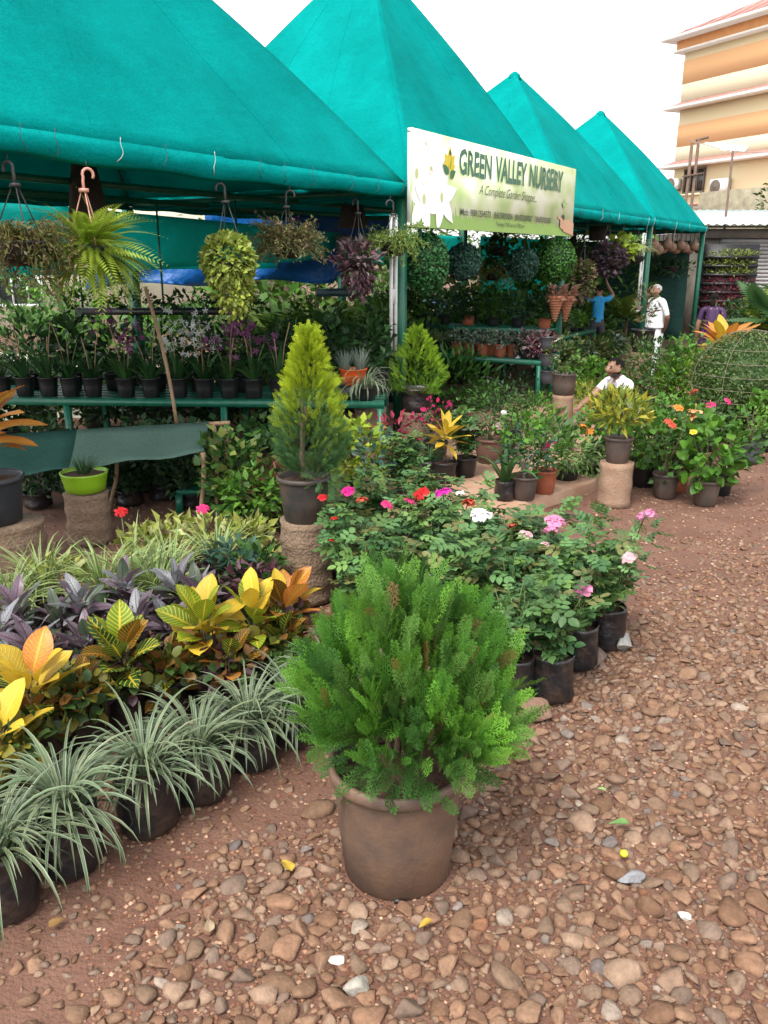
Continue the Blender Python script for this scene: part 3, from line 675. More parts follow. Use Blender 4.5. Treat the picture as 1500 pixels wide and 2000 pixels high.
# colours (leaf reflectance; the dark and bright greens also stand for shade and sun)
GRN = [(.045, .12, .018), (.06, .15, .022), (.035, .095, .015)]
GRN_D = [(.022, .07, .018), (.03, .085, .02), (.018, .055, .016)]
GRN_B = [(.09, .23, .02), (.12, .27, .03), (.07, .19, .02)]
LIMEC = [(.26, .36, .03), (.32, .40, .04), (.2, .31, .025)]
YELG = [(.35, .38, .07), (.42, .44, .12), (.27, .33, .05)]
BLUEG = [(.05, .13, .085), (.07, .16, .10), (.04, .10, .07)]
OLIVE = [(.10, .13, .03), (.13, .16, .04), (.08, .10, .025)]
PURP = [(.09, .035, .055), (.13, .05, .07), (.06, .025, .04), (.10, .10, .06)]
SILV = [(.2, .26, .2), (.26, .31, .26), (.15, .2, .15)]
ROSEL = [(.09, .20, .06), (.13, .26, .08), (.06, .15, .05), (.16, .29, .07), (.09, .2, .065), (.18, .19, .06), (.12, .25, .08)]
THUJ = [(.10, .275, .028), (.14, .34, .038), (.07, .21, .026), (.055, .165, .03), (.12, .27, .05)]

def plant(name, label, cat, loc, foliage, pot=None, group=None, rz=None, fz=None, scale=1.0, stems=None, soil=True):
    """a potted plant: foliage = list of meshes, pot = (kind, rt, rb, h, material)"""
    t = thing(name, label, cat, loc, rnd.uniform(0, 6.28) if rz is None else rz, group)
    h = 0
    if pot: add_pot(t, *pot, soil=soil); h = pot[3] * .86
    h = h if fz is None else fz
    if stems: link('stem', stems, t, (0, 0, h), scale=scale)
    for i, f in enumerate(foliage): link('foliage', f, t, (0, 0, h), (0, 0, i * 1.3), scale, kind='stuff')
    return t
rnd = random.Random(42)
ORD = 'first second third fourth fifth sixth seventh eighth ninth tenth eleventh twelfth thirteenth fourteenth'.split()

# --- flowers
def flower_mesh(col, kind='rose', seed=1):
    def mk():
        g = np.random.default_rng(seed); mb = MB()
        rings = [(3, .32, 1.25, .5), (5, .55, 1.0, .62), (6, .8, .62, .72), (7, 1.0, .3, .8)] if kind == 'rose' else [(5, 1.0, .42, .95)] if kind == 'hib' else [(9, .7, .7, .4), (13, 1.0, .25, .36)]
        for ri, (n, L, tilt, w_) in enumerate(rings):
            for k in range(n):
                a = 6.283 * (k + .5 * (ri % 2)) / n + g.normal() * .12; P = np.zeros((4, 5, 3)); tl = tilt + g.normal() * .12
                for i in range(4):
                    f = i / 3
                    for j in range(5):
                        u = (j - 2) / 2; ww = w_ * L * (math.sin(math.pi * (.18 + .64 * f)) ) * .62
                        rr = L * f * (1 - .12 * u * u); curl = tl - .55 * f * f + .1 * g.normal() * f
                        x = rr * math.cos(curl); z = rr * math.sin(curl) + .10 * u * u * L * (1 - f) + .03 * g.normal() * f; y = u * ww
                        P[i, j] = (x * math.cos(a) - y * math.sin(a), x * math.sin(a) + y * math.cos(a), z)
                V, F = grid(P); c = np.array(col) * g.uniform(.82, 1.15); cc = np.tile(c, (20, 1)); cc[15:] = np.minimum(1, cc[15:] * 1.1 + .02); cc[:5] *= (.8 if kind != 'hib' else .45)
                mb.add(V, F, cc)
        if kind == 'hib': mb.add(*tube([(0, 0, .1), (.05, 0, .6), (.1, .02, .85)], [.05, .04, .07], 6), np.array((.8, .5, .1)))
        return mb.mesh('flower', PETAL, True)
    return cached(('flower', tuple(col), kind, seed), mk)
RED = (.62, .02, .025); MAG = (.68, .02, .26); CORAL = (.75, .12, .07); PINK = (.82, .3, .5); LPINK = (.85, .55, .58); WHITE = (.85, .82, .80); ORG = (.85, .33, .06); PEACH = (.86, .45, .2); YEL_F = (.82, .62, .06); HOT = (.78, .05, .22)
def add_flower(t, wp, col, r, kind='rose', tilt=None, root=.25, seed=None):
    """flower of thing t at world point wp with its stalk"""
    o = t.location; c, s = math.cos(-t.rotation_euler[2]), math.sin(-t.rotation_euler[2]); dx, dy = wp[0] - o[0], wp[1] - o[1]
    lp = (dx * c - dy * s, dx * s + dy * c, wp[2] - o[2])
    f = link('flower', flower_mesh(col, kind, (seed or rnd.randrange(4)) + 1), t, lp, (rnd.uniform(.1, .7), rnd.uniform(-.4, .4), rnd.uniform(0, 6)), r)
    b = np.array((lp[0] * .35, lp[1] * .35, max(root, lp[2] * .45))); e = np.array(lp); pts = [b + (e - b) * q + np.array((.012 * math.sin(q * 5), .01 * math.sin(q * 4 + 1), 0)) * (q * (1 - q) * 4) for q in np.linspace(0, 1, 6)]
    MB().add(*tube(pts, [.004, .0035, .003, .003, .003, .004], 5)).build('flower_stalk', STEM, t, True)
    return f

# --- patterned leaves (croton, purple ebony): one mesh per leaf blade, shared
def leaf_blade(L, W, shape=.5, arch=.25, cup=.12, nx=7, ny=10, seed=0, wav=.02):
    g = np.random.default_rng(seed); P = np.zeros((ny, nx, 3)); UV = []
    for i in range(ny):
        v = i / (ny - 1); wd = W * math.sin(math.pi * min(1, max(0, v ** shape))) ** .75 * .5 + .003 * (1 - v)
        for j in range(nx):
            u = (j - (nx - 1) / 2) / ((nx - 1) / 2)
            P[i, j] = (u * wd, L * (v - .06 * v * v * arch), -arch * L * v * v + cup * abs(u) * wd * 2 + wav * L * math.sin(v * 9 + u * 2 + seed) * abs(u)); UV.append((u * .5 + .5, v))
    V, F = grid(P); return V, F, UV
def pattern_mat(name, base, vein, blotch, vw=.5, bw=.5, freq=11, rough=.42):
    base, vein, blotch = (tuple(c * ALB for c in q) for q in (base, vein, blotch)); m = mat(name, base, rough, spec=.4); n, L = nodes_of(m); b = n['Principled BSDF']
    uv = n.new('ShaderNodeUVMap'); sx = n.new('ShaderNodeSeparateXYZ'); L(uv.outputs[0], sx.inputs[0])
    def mth(op, a, c=None, d=None):
        q = n.new('ShaderNodeMath'); q.operation = op
        for k, v in enumerate((a, c, d)):
            if v is None: continue
            if isinstance(v, (int, float)): q.inputs[k].default_value = v
            else: L(v, q.inputs[k])
        return q.outputs[0]
    au = mth('ABSOLUTE', mth('SUBTRACT', sx.outputs[0], .5)); au2 = mth('MULTIPLY', au, 2)
    oi = n.new('ShaderNodeObjectInfo')
    ph = mth('MULTIPLY', mth('SUBTRACT', sx.outputs[1], mth('MULTIPLY', au2, .22)), freq)
    tri = mth('ABSOLUTE', mth('SUBTRACT', mth('FRACT', ph), .5))
    tc = n.new('ShaderNodeTexCoord'); nz = n.new('ShaderNodeTexNoise'); nz.inputs['Scale'].default_value = 28; nz.inputs['Detail'].default_value = 3
    av = n.new('ShaderNodeVectorMath'); av.operation = 'ADD'; L(tc.outputs['Object'], av.inputs[0]); L(oi.outputs['Random'], av.inputs[1]); L(av.outputs[0], nz.inputs['Vector'])
    ve = n.new('ShaderNodeMapRange'); ve.inputs[1].default_value = .16 * vw * 2; ve.inputs[2].default_value = .03; L(mth('ADD', tri, mth('MULTIPLY', mth('SUBTRACT', nz.outputs['Fac'], .5), .25)), ve.inputs[0])
    mr = n.new('ShaderNodeMapRange'); mr.inputs[1].default_value = .12; mr.inputs[2].default_value = .04; L(au2, mr.inputs[0])
    vm = mth('MAXIMUM', ve.outputs[0], mr.outputs[0])
    bm_ = n.new('ShaderNodeMapRange'); bm_.inputs[1].default_value = 1 - bw - .06; bm_.inputs[2].default_value = 1 - bw + .06; L(mth('ADD', mth('MULTIPLY', nz.outputs['Fac'], .8), mth('MULTIPLY', au2, .25)), bm_.inputs[0])
    m1 = n.new('ShaderNodeMix'); m1.data_type = 'RGBA'; m1.inputs['A'].default_value = (*base, 1); m1.inputs['B'].default_value = (*blotch, 1); L(bm_.outputs[0], m1.inputs['Factor'])
    m2 = n.new('ShaderNodeMix'); m2.data_type = 'RGBA'; L(m1.outputs['Result'], m2.inputs['A']); m2.inputs['B'].default_value = (*vein, 1); L(vm, m2.inputs['Factor'])
    hs = n.new('ShaderNodeHueSaturation'); L(m2.outputs['Result'], hs.inputs['Color']); rr = n.new('ShaderNodeMapRange'); rr.inputs[3].default_value = .78; rr.inputs[4].default_value = 1.18; L(oi.outputs['Random'], rr.inputs[0]); L(rr.outputs[0], hs.inputs['Value'])
    L(hs.outputs[0], b.inputs['Base Color'])
    bp = n.new('ShaderNodeBump'); bp.inputs['Strength'].default_value = .5; bp.inputs['Distance'].default_value = .003; L(vm, bp.inputs['Height']); L(bp.outputs[0], b.inputs['Normal'])
    tr = n.new('ShaderNodeBsdfTranslucent'); ms = n.new('ShaderNodeMixShader'); ms.inputs[0].default_value = .28; L(hs.outputs[0], tr.inputs[0]); L(b.outputs[0], ms.inputs[1]); L(tr.outputs[0], ms.inputs[2]); L(ms.outputs[0], n['Material Output'].inputs[0])
    return m
CRO = {'yellow': pattern_mat('croton_yellow', (.68, .46, .03), (.72, .54, .08), (.60, .42, .03), .4, .4),
       'lime': pattern_mat('croton_green_yellow_veins', (.16, .27, .015), (.68, .55, .05), (.22, .30, .02), .55, .35),
       'dark': pattern_mat('croton_dark_yellow_veins', (.02, .085, .018), (.62, .48, .03), (.05, .12, .015), .5, .25, 8),
       'orange': pattern_mat('croton_orange', (.62, .25, .045), (.66, .42, .06), (.56, .17, .04), .4, .45),
       'red': pattern_mat('croton_red_green', (.10, .10, .015), (.66, .25, .03), (.42, .10, .02), .6, .3)}
PUR = {'purple': pattern_mat('purple_leaf', (.20, .125, .165), (.08, .035, .06), (.16, .145, .16), .25, .45, 9, .38),
       'silver': pattern_mat('silvery_purple_leaf', (.28, .31, .30), (.10, .085, .11), (.2, .17, .21), .25, .45, 9, .38),
       'green': pattern_mat('purple_green_leaf', (.11, .19, .10), (.10, .05, .07), (.17, .11, .14), .25, .4, 9, .38)}
def leafset(t, n, L, W, mats, wts, z0, zs, shape=.5, arch=.3, el0=82, el1=8, seed=0, key='croton', cup=.12, spread=.02):
    g = random.Random(seed)
    for k in range(n):
        mname = g.choices(list(mats), wts)[0]; var = g.randrange(4)
        def mk():
            V, F, UV = leaf_blade(1, W / L, shape, arch * (.6 + .3 * var), cup, seed=var); return MB().add(V, F).mesh('leaf', mats[mname], True, UV)
        me = cached((key, mname, var, round(W / L, 2)), mk)
        f = (k + .5) / n; el = R(el0 + (el1 - el0) * f + g.uniform(-9, 9)); az = k * 2.39996 + g.uniform(-.3, .3); sc = L * (.62 + .45 * math.sin(math.pi * (.2 + .7 * f))) * g.uniform(.85, 1.12)
        # blade runs along +Y: tilt up by el about X, then turn
        link('leaf', me, t, (-math.sin(az) * spread, math.cos(az) * spread, z0 + zs * (1 - f)), (el, g.uniform(-.35, .35), az), sc)

# --- strap-leaf clumps
def clump_mesh(key, n, L, w_, spread, pal, edge, droop=1., minup=.2, cols=5, seg=7):
    def mk():
        g = np.random.default_rng(sum(map(ord, str(key)))); mb = MB(); blades(mb, g, n, L, w_, spread, pal, edge, droop, seg, .03, minup, cols); return mb.mesh('foliage', BLADE, True)
    return cached(('clump', key), mk)
DIAN = [(.105, .17, .08), (.08, .135, .065), (.14, .19, .09)]; DEDGE = (.36, .40, .26)
def dianella(t, z, L, seed):
    link('foliage', clump_mesh(('dian', seed % 4), 105, L * .8, .0125, 2.0, DIAN, DEDGE, 1.2, .1), t, (0, 0, z), (0, 0, seed), kind='stuff')
    g = random.Random(seed)
    for k in range(26):
        v = g.randrange(14)
        me = cached(('dblade', v), lambda: blades(MB(), np.random.default_rng(100 + v), 1, .60, .019, 1.9, DIAN, DEDGE, 1.15, 10, .02, (.05, .35, .6)[v % 3], 5).mesh('blade', BLADE, True))
        link('blade', me, t, (0, 0, z), (0, 0, g.uniform(0, 6.28)), L / .6 * g.uniform(.8, 1.15))
def pedestal(name, label, loc, r, h, m=LOG, taper=.92, rings=5, seed=0):
    g = random.Random(seed); pr = []; k = rings * 4
    for i in range(k + 1):
        z = h * i / k; ring = 1 + (.05 if i % 4 == 0 else -.015 * (i % 4 == 2)) ; pr.append((r * (1 - (1 - taper) * i / k) * ring, z))
    ph = [g.uniform(0, 6) for _ in range(3)]
    wob = lambda a, i: 1 + .03 * math.sin(2 * a + ph[0]) + .018 * math.sin(5 * a + ph[1] + i * .6) + .012 * math.sin(11 * a + ph[2] + i * 1.7)
    o = MB().add(*lathe(pr, 28, True, wob)).build(name, m, smooth=True); o.location = loc; o.rotation_euler = (0, 0, g.uniform(0, 6))
    return tag(o, label, 'log')

# ================================================================== foreground: the big thuja
def thuja_mesh():
    g = np.random.default_rng(77); n = 1500
    # sprays stand in fans on ascending shoots
    ns = 250; a = g.uniform(0, 6.283, ns); tilt = np.sqrt(g.uniform(0.0, 1, ns)) * R(78); ln = g.uniform(.82, 1.04, ns)
    P = []; D = []; U = []; S = []; C = []
    for i in range(ns):
        h = np.array((math.cos(a[i]), math.sin(a[i]), 0)); Lx = .375 * ln[i]; Lz = .60 * ln[i] * (.72 + .28 * math.cos(tilt[i]))
        tip = h * math.sin(tilt[i]) * Lx + np.array((0, 0, math.cos(tilt[i]) * Lz + .10))
        base = np.array((0, 0, .02)) + h * .05
        pl = unit(np.cross(h + g.normal(size=3) * .5, (0, 0, 1)) + g.normal(size=3) * .25)          # plane normal: vertical fans
        col = np.array(THUJ)[g.integers(0, 5)] * g.uniform(.7, 1.2)
        for k in range(11):
            f = .42 + .58 * (k + g.random()) / 11; p = base + (tip - base) * f; p[2] += .06 * math.sin(math.pi * f) 
            d = unit(unit(tip - base) * .9 + np.array((0, 0, .45)) * (1 if tilt[i] < R(70) else .1) + g.normal(size=3) * .33)
            P.append(p); D.append(d); U.append(unit(pl + g.normal(size=3) * .35)); S.append(g.uniform(.085, .16) * (1.1 - .35 * (f - .42))); C.append(col * g.uniform(.85, 1.18) * (1 if (i * 11 + k) % 53 else np.array((2.2, .6, 1.6))))
    for k in range(70):                                                                              # skirt hanging over the rim
        b = g.uniform(0, 6.283); h = np.array((math.cos(b), math.sin(b), 0)); P.append(h * g.uniform(.12, .19) + (0, 0, g.uniform(.03, .18))); D.append(unit(h * 1.0 + (0, 0, g.uniform(-.9, .2)))); U.append(unit(g.normal(size=3))); S.append(g.uniform(.1, .17)); C.append(np.array(THUJ[3]) * g.uniform(.7, 1.1))
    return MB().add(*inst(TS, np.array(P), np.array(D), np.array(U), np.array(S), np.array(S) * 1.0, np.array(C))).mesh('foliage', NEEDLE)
loc = (POTXY[0], POTXY[1], 0)
th = thing('potted_thuja', 'large bushy green thuja in a wide dusty brown pot on the stones', 'potted shrub', loc, .4)
p = add_pot(th, 'rim', .221, .18, .42, BROWNPOT)
link('foliage', thuja_mesh(), th, (.03, -.012, .37), kind='stuff')
link('stem', stems_mesh('thuja', 12, .55, .24, .009, BARK), th, (0, 0, .32))
MB().add(*box(-.012, .012, -.186, -.17, .0, .014)).build('drain_notch', BLACK, th).rotation_euler = (0, 0, -.4)

# ================================================================== bed of bags on the left
ROWD = np.array((.637, .771)); ROWN = np.array((-.771, .637)); R0 = np.array((-1.19, 2.19))
dlab = ['strap-leaved silver plant in a black bag at the frame edge, nearest the camera', 'arching silver-striped strap plant in a wrinkled blue-black bag, second from the bottom corner', 'silver-striped strap plant in a tall black bag, third along the front row',
        'silver-striped strap plant in a dusty black bag, fourth along the front row', 'pale silver-striped strap plant in a squat muddy bag, fifth along the front row', 'silver-striped strap plant half hidden by the thuja, last of the front row', 'silver-striped strap plant tucked behind the thuja, its bag unseen']
for i, (px, py, s_) in enumerate(((12, 1775, .44), (140, 1690, .47), (292, 1612, .43), (392, 1552, .40), (490, 1490, .38), (580, 1448, .36), (640, 1400, .36))):
    x, y, _ = G(px, py); t = thing('striped_strap_plant', dlab[i], 'potted plant', (x, y, 0), i * 1.1, 'striped strap plants along the front of the bed')
    r = .105 if i < 5 else .09; add_pot(t, 'bag', r * 1.02, r, (.25, .265, .26, .235, .21, .19, .19)[i], BAG, rz=i)
    dianella(t, (.25, .265, .26, .235, .21, .19, .19)[i] - .04, s_, i + 3)
# crotons, second row
cl = [('croton', 'yellow croton with one tall oval leaf near the frame edge', 60, 1330, .40, {'yellow': 6, 'dark': 3, 'orange': 1}, 15, .21, .105),
      ('croton', 'golden croton cut by the frame edge behind the silver plants', -10, 1425, .34, {'yellow': 6, 'lime': 2, 'orange': 1}, 12, .19, .09),
      ('croton', 'dark green croton with yellow veins and orange lower leaves', 235, 1265, .38, {'dark': 5, 'red': 3, 'lime': 1}, 16, .20, .10),
      ('croton', 'bright yellow-green croton in the middle of the bed', 395, 1205, .43, {'yellow': 5, 'lime': 5}, 17, .205, .105),
      ('croton', 'yellow croton with ribbed green leaves between two brighter ones', 492, 1190, .43, {'lime': 4, 'yellow': 4}, 13, .19, .095),
      ('croton', 'orange and yellow croton at the foot of the palm log', 552, 1172, .37, {'orange': 5, 'red': 3, 'yellow': 3}, 16, .20, .09),
      ('croton', 'small red-veined croton under the yellow ones', 320, 1300, .26, {'red': 5, 'dark': 2}, 10, .16, .07),
      ('croton', 'low dark croton with yellow veins beside the tall oval leaf', 150, 1335, .30, {'dark': 4, 'red': 3}, 11, .16, .075),
      ('croton', 'low rusty croton behind the middle silver plants', 445, 1275, .30, {'red': 4, 'orange': 2, 'dark': 2}, 11, .15, .07),
      ('croton', 'low green and rust croton before the palm log', 545, 1235, .30, {'dark': 4, 'red': 4}, 11, .15, .07)]
for i, (nm, lb, px, py, zc, ms, nl, L, W) in enumerate(cl):
    x, y, _ = G(px, py, zc); t = thing(nm, lb, 'croton', (x, y, 0), i * .9, 'crotons in the bed')
    add_pot(t, 'bag', .095, .09, .2, BAG, rz=i * 2); link('stem', stems_mesh(('cro', i), 3, zc - .15, .05, .007, BARK), t, (0, 0, .17))
    link('foliage', cloud_mesh(('crolow', i % 3), 150, (.15, .15, .09), (0, 0, .0), TL_R, .062, ([(.05, .1, .02), (.14, .16, .03), (.2, .09, .02)], [(.06, .12, .03), (.22, .2, .03)], [(.09, .045, .06), (.05, .1, .03), (.18, .08, .02)])[i % 3], .3, .3), t, (0, 0, .26), kind='stuff')
    leafset(t, nl + 3, L * .93, W * 1.1, {k: CRO[k] for k in ms}, list(ms.values()), zc - .14, .16, 1.1, .25, 84, 4, seed=i + 20, spread=.03)
# purple-leaved plants, third row
pl = [(30, 1175, .42, 'purple'), (155, 1165, .44, 'silver'), (240, 1130, .46, 'silver'), (345, 1130, .48, 'silver'), (385, 1150, .44, 'purple'), (60, 1250, .38, 'purple'), (165, 1240, .36, 'purple'), (265, 1195, .38, 'purple'), (-5, 1220, .4, 'silver'), (330, 1210, .34, 'purple'), (110, 1195, .36, 'green')]
plab = ['purple-leaved plant at the frame edge behind the tall yellow croton', 'silvery purple plant with a broad green crown leaf', 'upright silver-purple plant with pointed leaves amid the bed', 'silver-grey plant with tall upright leaves in front of the striped grasses', 'purple plant with pink-edged leaves beside the bright yellow croton', 'dark purple plant behind the golden oval leaf', 'low dull purple plant between two crotons', 'low purple plant above the dark green croton', 'grey-purple plant cut by the frame edge', 'small dark purple plant below the silver crown', 'purple plant with reddish green inner leaves']
for i, (px, py, zc, k0) in enumerate(pl):
    x, y, _ = G(px, py, zc); t = thing('purple_leaf_plant', plab[i], 'potted plant', (x, y, 0), i * 1.7, 'purple-leaved plants in the bed')
    add_pot(t, 'bag', .08, .075, .18, BAG, rz=i); link('stem', stems_mesh('pur', 4, .26, .06, .005, mat('purple_stem', (.05, .02, .03), .6)), t, (0, 0, .15))
    wts = {'purple': (5, 1, 1), 'silver': (2, 5, 1), 'green': (2, 1, 4)}[k0]
    leafset(t, 15, .135, .06, PUR, wts, zc - .12, .13, .62, .3, 80, -4, seed=i + 50, key='pur', spread=.025)
    link('foliage', cloud_mesh('purlow', 90, (.12, .12, .1), (0, 0, .0), TL_W, .07, [(.06, .035, .05), (.09, .06, .07), (.04, .07, .035)], .2, .3), t, (0, 0, zc - .17), kind='stuff')
# striped yellow grasses, fourth row
glab = ['yellow-striped grass clump at the frame edge below the black pot', 'tall yellow-striped grass clump before the lime bowl', 'yellow-striped grass clump with spiky upright blades beside the stump', 'yellow-striped grass clump in the middle of the back rows', 'pale striped grass clump under the bamboo stakes', 'cream-striped grass clump beside the dark green seedlings', 'short striped grass clump filling the frame edge']
for i, (px, py, zc, L) in enumerate(((75, 1085, .40, .42), (195, 1085, .42, .46), (255, 1090, .38, .40), (330, 1075, .4, .40), (420, 1050, .4, .40), (300, 1110, .34, .34), (10, 1120, .38, .38))):
    x, y, _ = G(px, py, zc); t = thing('striped_grass_plant', glab[i], 'potted grass', (x, y, 0), i * 1.3, 'yellow-striped grasses in the bed')
    add_pot(t, 'bag', .09, .085, .2, BAG, rz=i)
    link('foliage', clump_mesh(('ygr', i % 3), 85, L, .0125, 1.5, [(.16, .27, .06), (.2, .32, .08)], (.58, .6, .30), 1.0, .2), t, (0, 0, .17), kind='stuff')
    for k in range(9):
        v = (i + k) % 6; me = cached(('yblade', v), lambda: blades(MB(), np.random.default_rng(300 + v), 1, .46, .017, .7, [(.17, .29, .07)], (.6, .62, .33), 1., 8, .02, .7, 5).mesh('blade', BLADE, True)); link('blade', me, t, (0, 0, .17), (0, 0, rnd.uniform(0, 6.28)), rnd.uniform(.75, 1.05))
# lime-yellow broad leaves behind them
llab = ['lime-yellow leafy plant beside the striped grass, under the bamboo stakes', 'cream-yellow leafy plant at the end of the back row', 'pale yellow leafy plant behind the tall grass clump', 'yellow-green leafy plant next to the palm log', 'lime leafy plant low between the grass clumps', 'yellow leafy plant partly under the grass by the frame edge']
for i, (px, py, zc) in enumerate(((405, 1040, .30), (470, 1045, .30), (330, 1040, .28), (500, 1055, .30), (280, 1060, .26), (115, 1120, .26))):
    x, y, _ = G(px, py, zc); t = thing('yellow_leaf_plant', llab[i], 'potted plant', (x, y, 0), i, 'yellow-leaved plants in the bed'); add_pot(t, 'bag', .085, .08, .18, BAG)
    link('foliage', cloud_mesh(('lim', i % 3), 110, (.13, .13, .10), (0, 0, .05), TL_N, .10, YELG + [(.48, .5, .2)], .3, .3, w=.85), t, (0, 0, zc - .06), kind='stuff')
dl = ['dark green leafy seedling clump in front of the palm log', 'deep green leafy clump beside the grey-silver plant', 'maroon leafy clump below the orange croton', 'dark maroon filler plant behind the purple leaves']
for i, (px, py, zc, pal) in enumerate(((455, 1085, .34, BLUEG), (500, 1100, .32, GRN), (490, 1135, .28, PURP), (420, 1115, .24, PURP))):
    x, y, _ = G(px, py, zc); t = thing('leafy_seedling', dl[i], 'potted plant', (x, y, 0), i, 'leafy seedlings in the bed'); add_pot(t, 'bag', .08, .075, .18, BAG)
    link('foliage', cloud_mesh(('seed', i), 130, (.14, .14, .10), (0, 0, .05), TL_N, .085, pal, .4, .3, w=.9), t, (0, 0, zc - .06), kind='stuff')

# ================================================================== golden cypress on its palm log
cx, cy, _ = G(600, 1165)
pedestal('palm_log', 'tall ringed palm log carrying the golden cypress', (cx, cy, 0), .155, .50, LOG, .97, 4, 1)
def cypress_mesh(key, h, r, n, pal_top, pal_low, cut=.35, sp=TSs, L=.085):
    def mk():
        g = np.random.default_rng(31); z = g.random(n) ** 1.25; a = g.uniform(0, 6.283, n)
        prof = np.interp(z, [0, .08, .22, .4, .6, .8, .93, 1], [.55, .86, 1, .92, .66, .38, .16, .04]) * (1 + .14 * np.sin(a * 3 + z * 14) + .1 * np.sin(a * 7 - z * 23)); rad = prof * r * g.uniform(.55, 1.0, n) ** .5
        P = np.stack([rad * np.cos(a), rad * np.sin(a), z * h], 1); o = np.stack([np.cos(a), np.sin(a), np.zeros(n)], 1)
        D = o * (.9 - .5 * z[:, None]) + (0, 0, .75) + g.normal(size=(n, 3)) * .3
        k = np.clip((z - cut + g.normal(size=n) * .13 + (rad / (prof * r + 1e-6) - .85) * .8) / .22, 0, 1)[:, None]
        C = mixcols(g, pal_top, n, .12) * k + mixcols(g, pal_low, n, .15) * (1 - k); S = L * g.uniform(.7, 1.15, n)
        return MB().add(*inst(sp, P, D, unit(np.cross(o, (0, 0, 1)) + g.normal(size=(n, 3)) * .6), S, S, C)).mesh('foliage', NEEDLE)
    return cached(('cyp', key), mk)
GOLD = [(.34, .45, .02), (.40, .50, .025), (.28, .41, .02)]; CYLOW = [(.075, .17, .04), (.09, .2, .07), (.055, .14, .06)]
gc = thing('potted_cypress', 'golden cone-shaped cypress in a dusty black pot on the palm log', 'potted shrub', (cx, cy, .50), .3)
add_pot(gc, 'rim', .155, .122, .275, mat('stained_black_pot', (.03, .028, .027), .5, .3, 6, .15, 40, alt=(.12, .075, .05), bias=.1))
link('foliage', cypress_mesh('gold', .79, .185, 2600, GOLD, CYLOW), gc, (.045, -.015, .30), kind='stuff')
link('stem', stems_mesh('cyp', 3, .5, .04, .014, BARK), gc, (0, 0, .22))
link('trailing_foliage', cloud_mesh('cytr', 90, (.10, .10, .05), (0, 0, 0), TSs, .09, CYLOW, .0, .2, matl=NEEDLE), gc, (.10, -.12, .28), kind='stuff')

# ================================================================== roses
def rose_mesh(v, h=.46, r=.2, n=140):
    def mk():
        g = np.random.default_rng(900 + v); P = []; D = []
        for k in range(9):
            a = g.uniform(0, 6.28); tip = np.array((math.cos(a) * r * g.uniform(.3, 1), math.sin(a) * r * g.uniform(.3, 1), h * g.uniform(.65, 1.12)))
            for q in range(n // 9):
                f = g.uniform(.25, 1.02); p = tip * np.array((f ** 1.3, f ** 1.3, f)) + g.normal(size=3) * .018; b = g.uniform(0, 6.28)
                P.append(p); D.append(np.array((math.cos(b), math.sin(b), g.uniform(-.25, .5))))
        N = len(P); g2 = g.uniform(.075, .125, N)
        return MB().add(*inst(TC, np.array(P), np.array(D), unit(np.array((0, 0, 1.)) + g.normal(size=(N, 3)) * .35), g2, g2 * 1.1, mixcols(g, ROSEL, N, .22))).mesh('foliage', LEAF)
    return cached(('rose', v, h, r), mk)
rl = [(668, 1010, 'red', 'rose bush just behind the palm log with a small red bloom'), (730, 990, 'a', 'rose bush with magenta and coral blooms by the bench post'), (800, 985, 'b', 'rose bush with a red and a crimson bloom before the yellow croton pot'), (868, 990, 'c', 'rose bush with one vivid magenta bloom'), (935, 1030, 'd', 'rose bush with a big white bloom'), (690, 1075, 'e', 'leafy rose bush low beside the palm log'),
      (765, 1065, 'f', 'leafy rose bush without blooms in the middle of the rose bed'), (845, 1060, 'g', 'rose bush with one yellowing leaf in the bed'), (1000, 1070, 'h', 'rose bush with a pale pink bloom facing the drive'), (925, 1105, 'i', 'dark leafy rose bush above the thuja'), (1060, 1060, 'j', 'rose bush with a tall double pink bloom'), (985, 1150, 'k', 'blue-green rose bush beside the thuja'), (1065, 1150, 'l', 'full blue-green rose bush with a pink bud'), (1180, 1130, 'm', 'tall rose with one long stem and pink bloom at the edge of the drive'),
      (1125, 1130, 'n', 'rose with a bare upright shoot beside the drive'), (1110, 1185, 'o', 'rose bush with a low pink bloom above its black bag'), (1055, 1220, 'p', 'straggly rose in the foremost black bag'), (880, 1130, 'q', 'leafy rose bush right behind the thuja'), (700, 1130, 'r', 'dark rose bush between the thuja and the palm log'), (775, 1130, 's', 'shaded rose bush behind the top of the thuja'), (1005, 1215, 't', 'thin thorny rose beside the foremost bag')]
ROSE = {}
for i, (px, py, k, lb) in enumerate(rl):
    zc = .40; x, y, _ = G(px, py, zc); t = thing('potted_rose', lb, 'rose bush', (x, y, 0), i * .77, 'potted roses by the drive'); ROSE[k] = t
    if k == 'p': x, y, _ = G(1075, 1362); t.location = (x, y, 0)
    if k == 'm': x, y, _ = G(1180, 1262); t.location = (x, y, 0)
    if k == 'o': x, y, _ = G(1125, 1300); t.location = (x, y, 0)
    hb = .24
    add_pot(t, 'bag', .1, .098, hb, BAG, rz=i)
    link('stem', stems_mesh('rose', 6, .42, .13, .006, STEM), t, (0, 0, hb * .8))
    link('foliage', rose_mesh(i % 6, .46, .23, 140 if k not in 'pt' else 60), t, (0, 0, hb - .08), scale=1.0 if k != 't' else .8, kind='stuff')
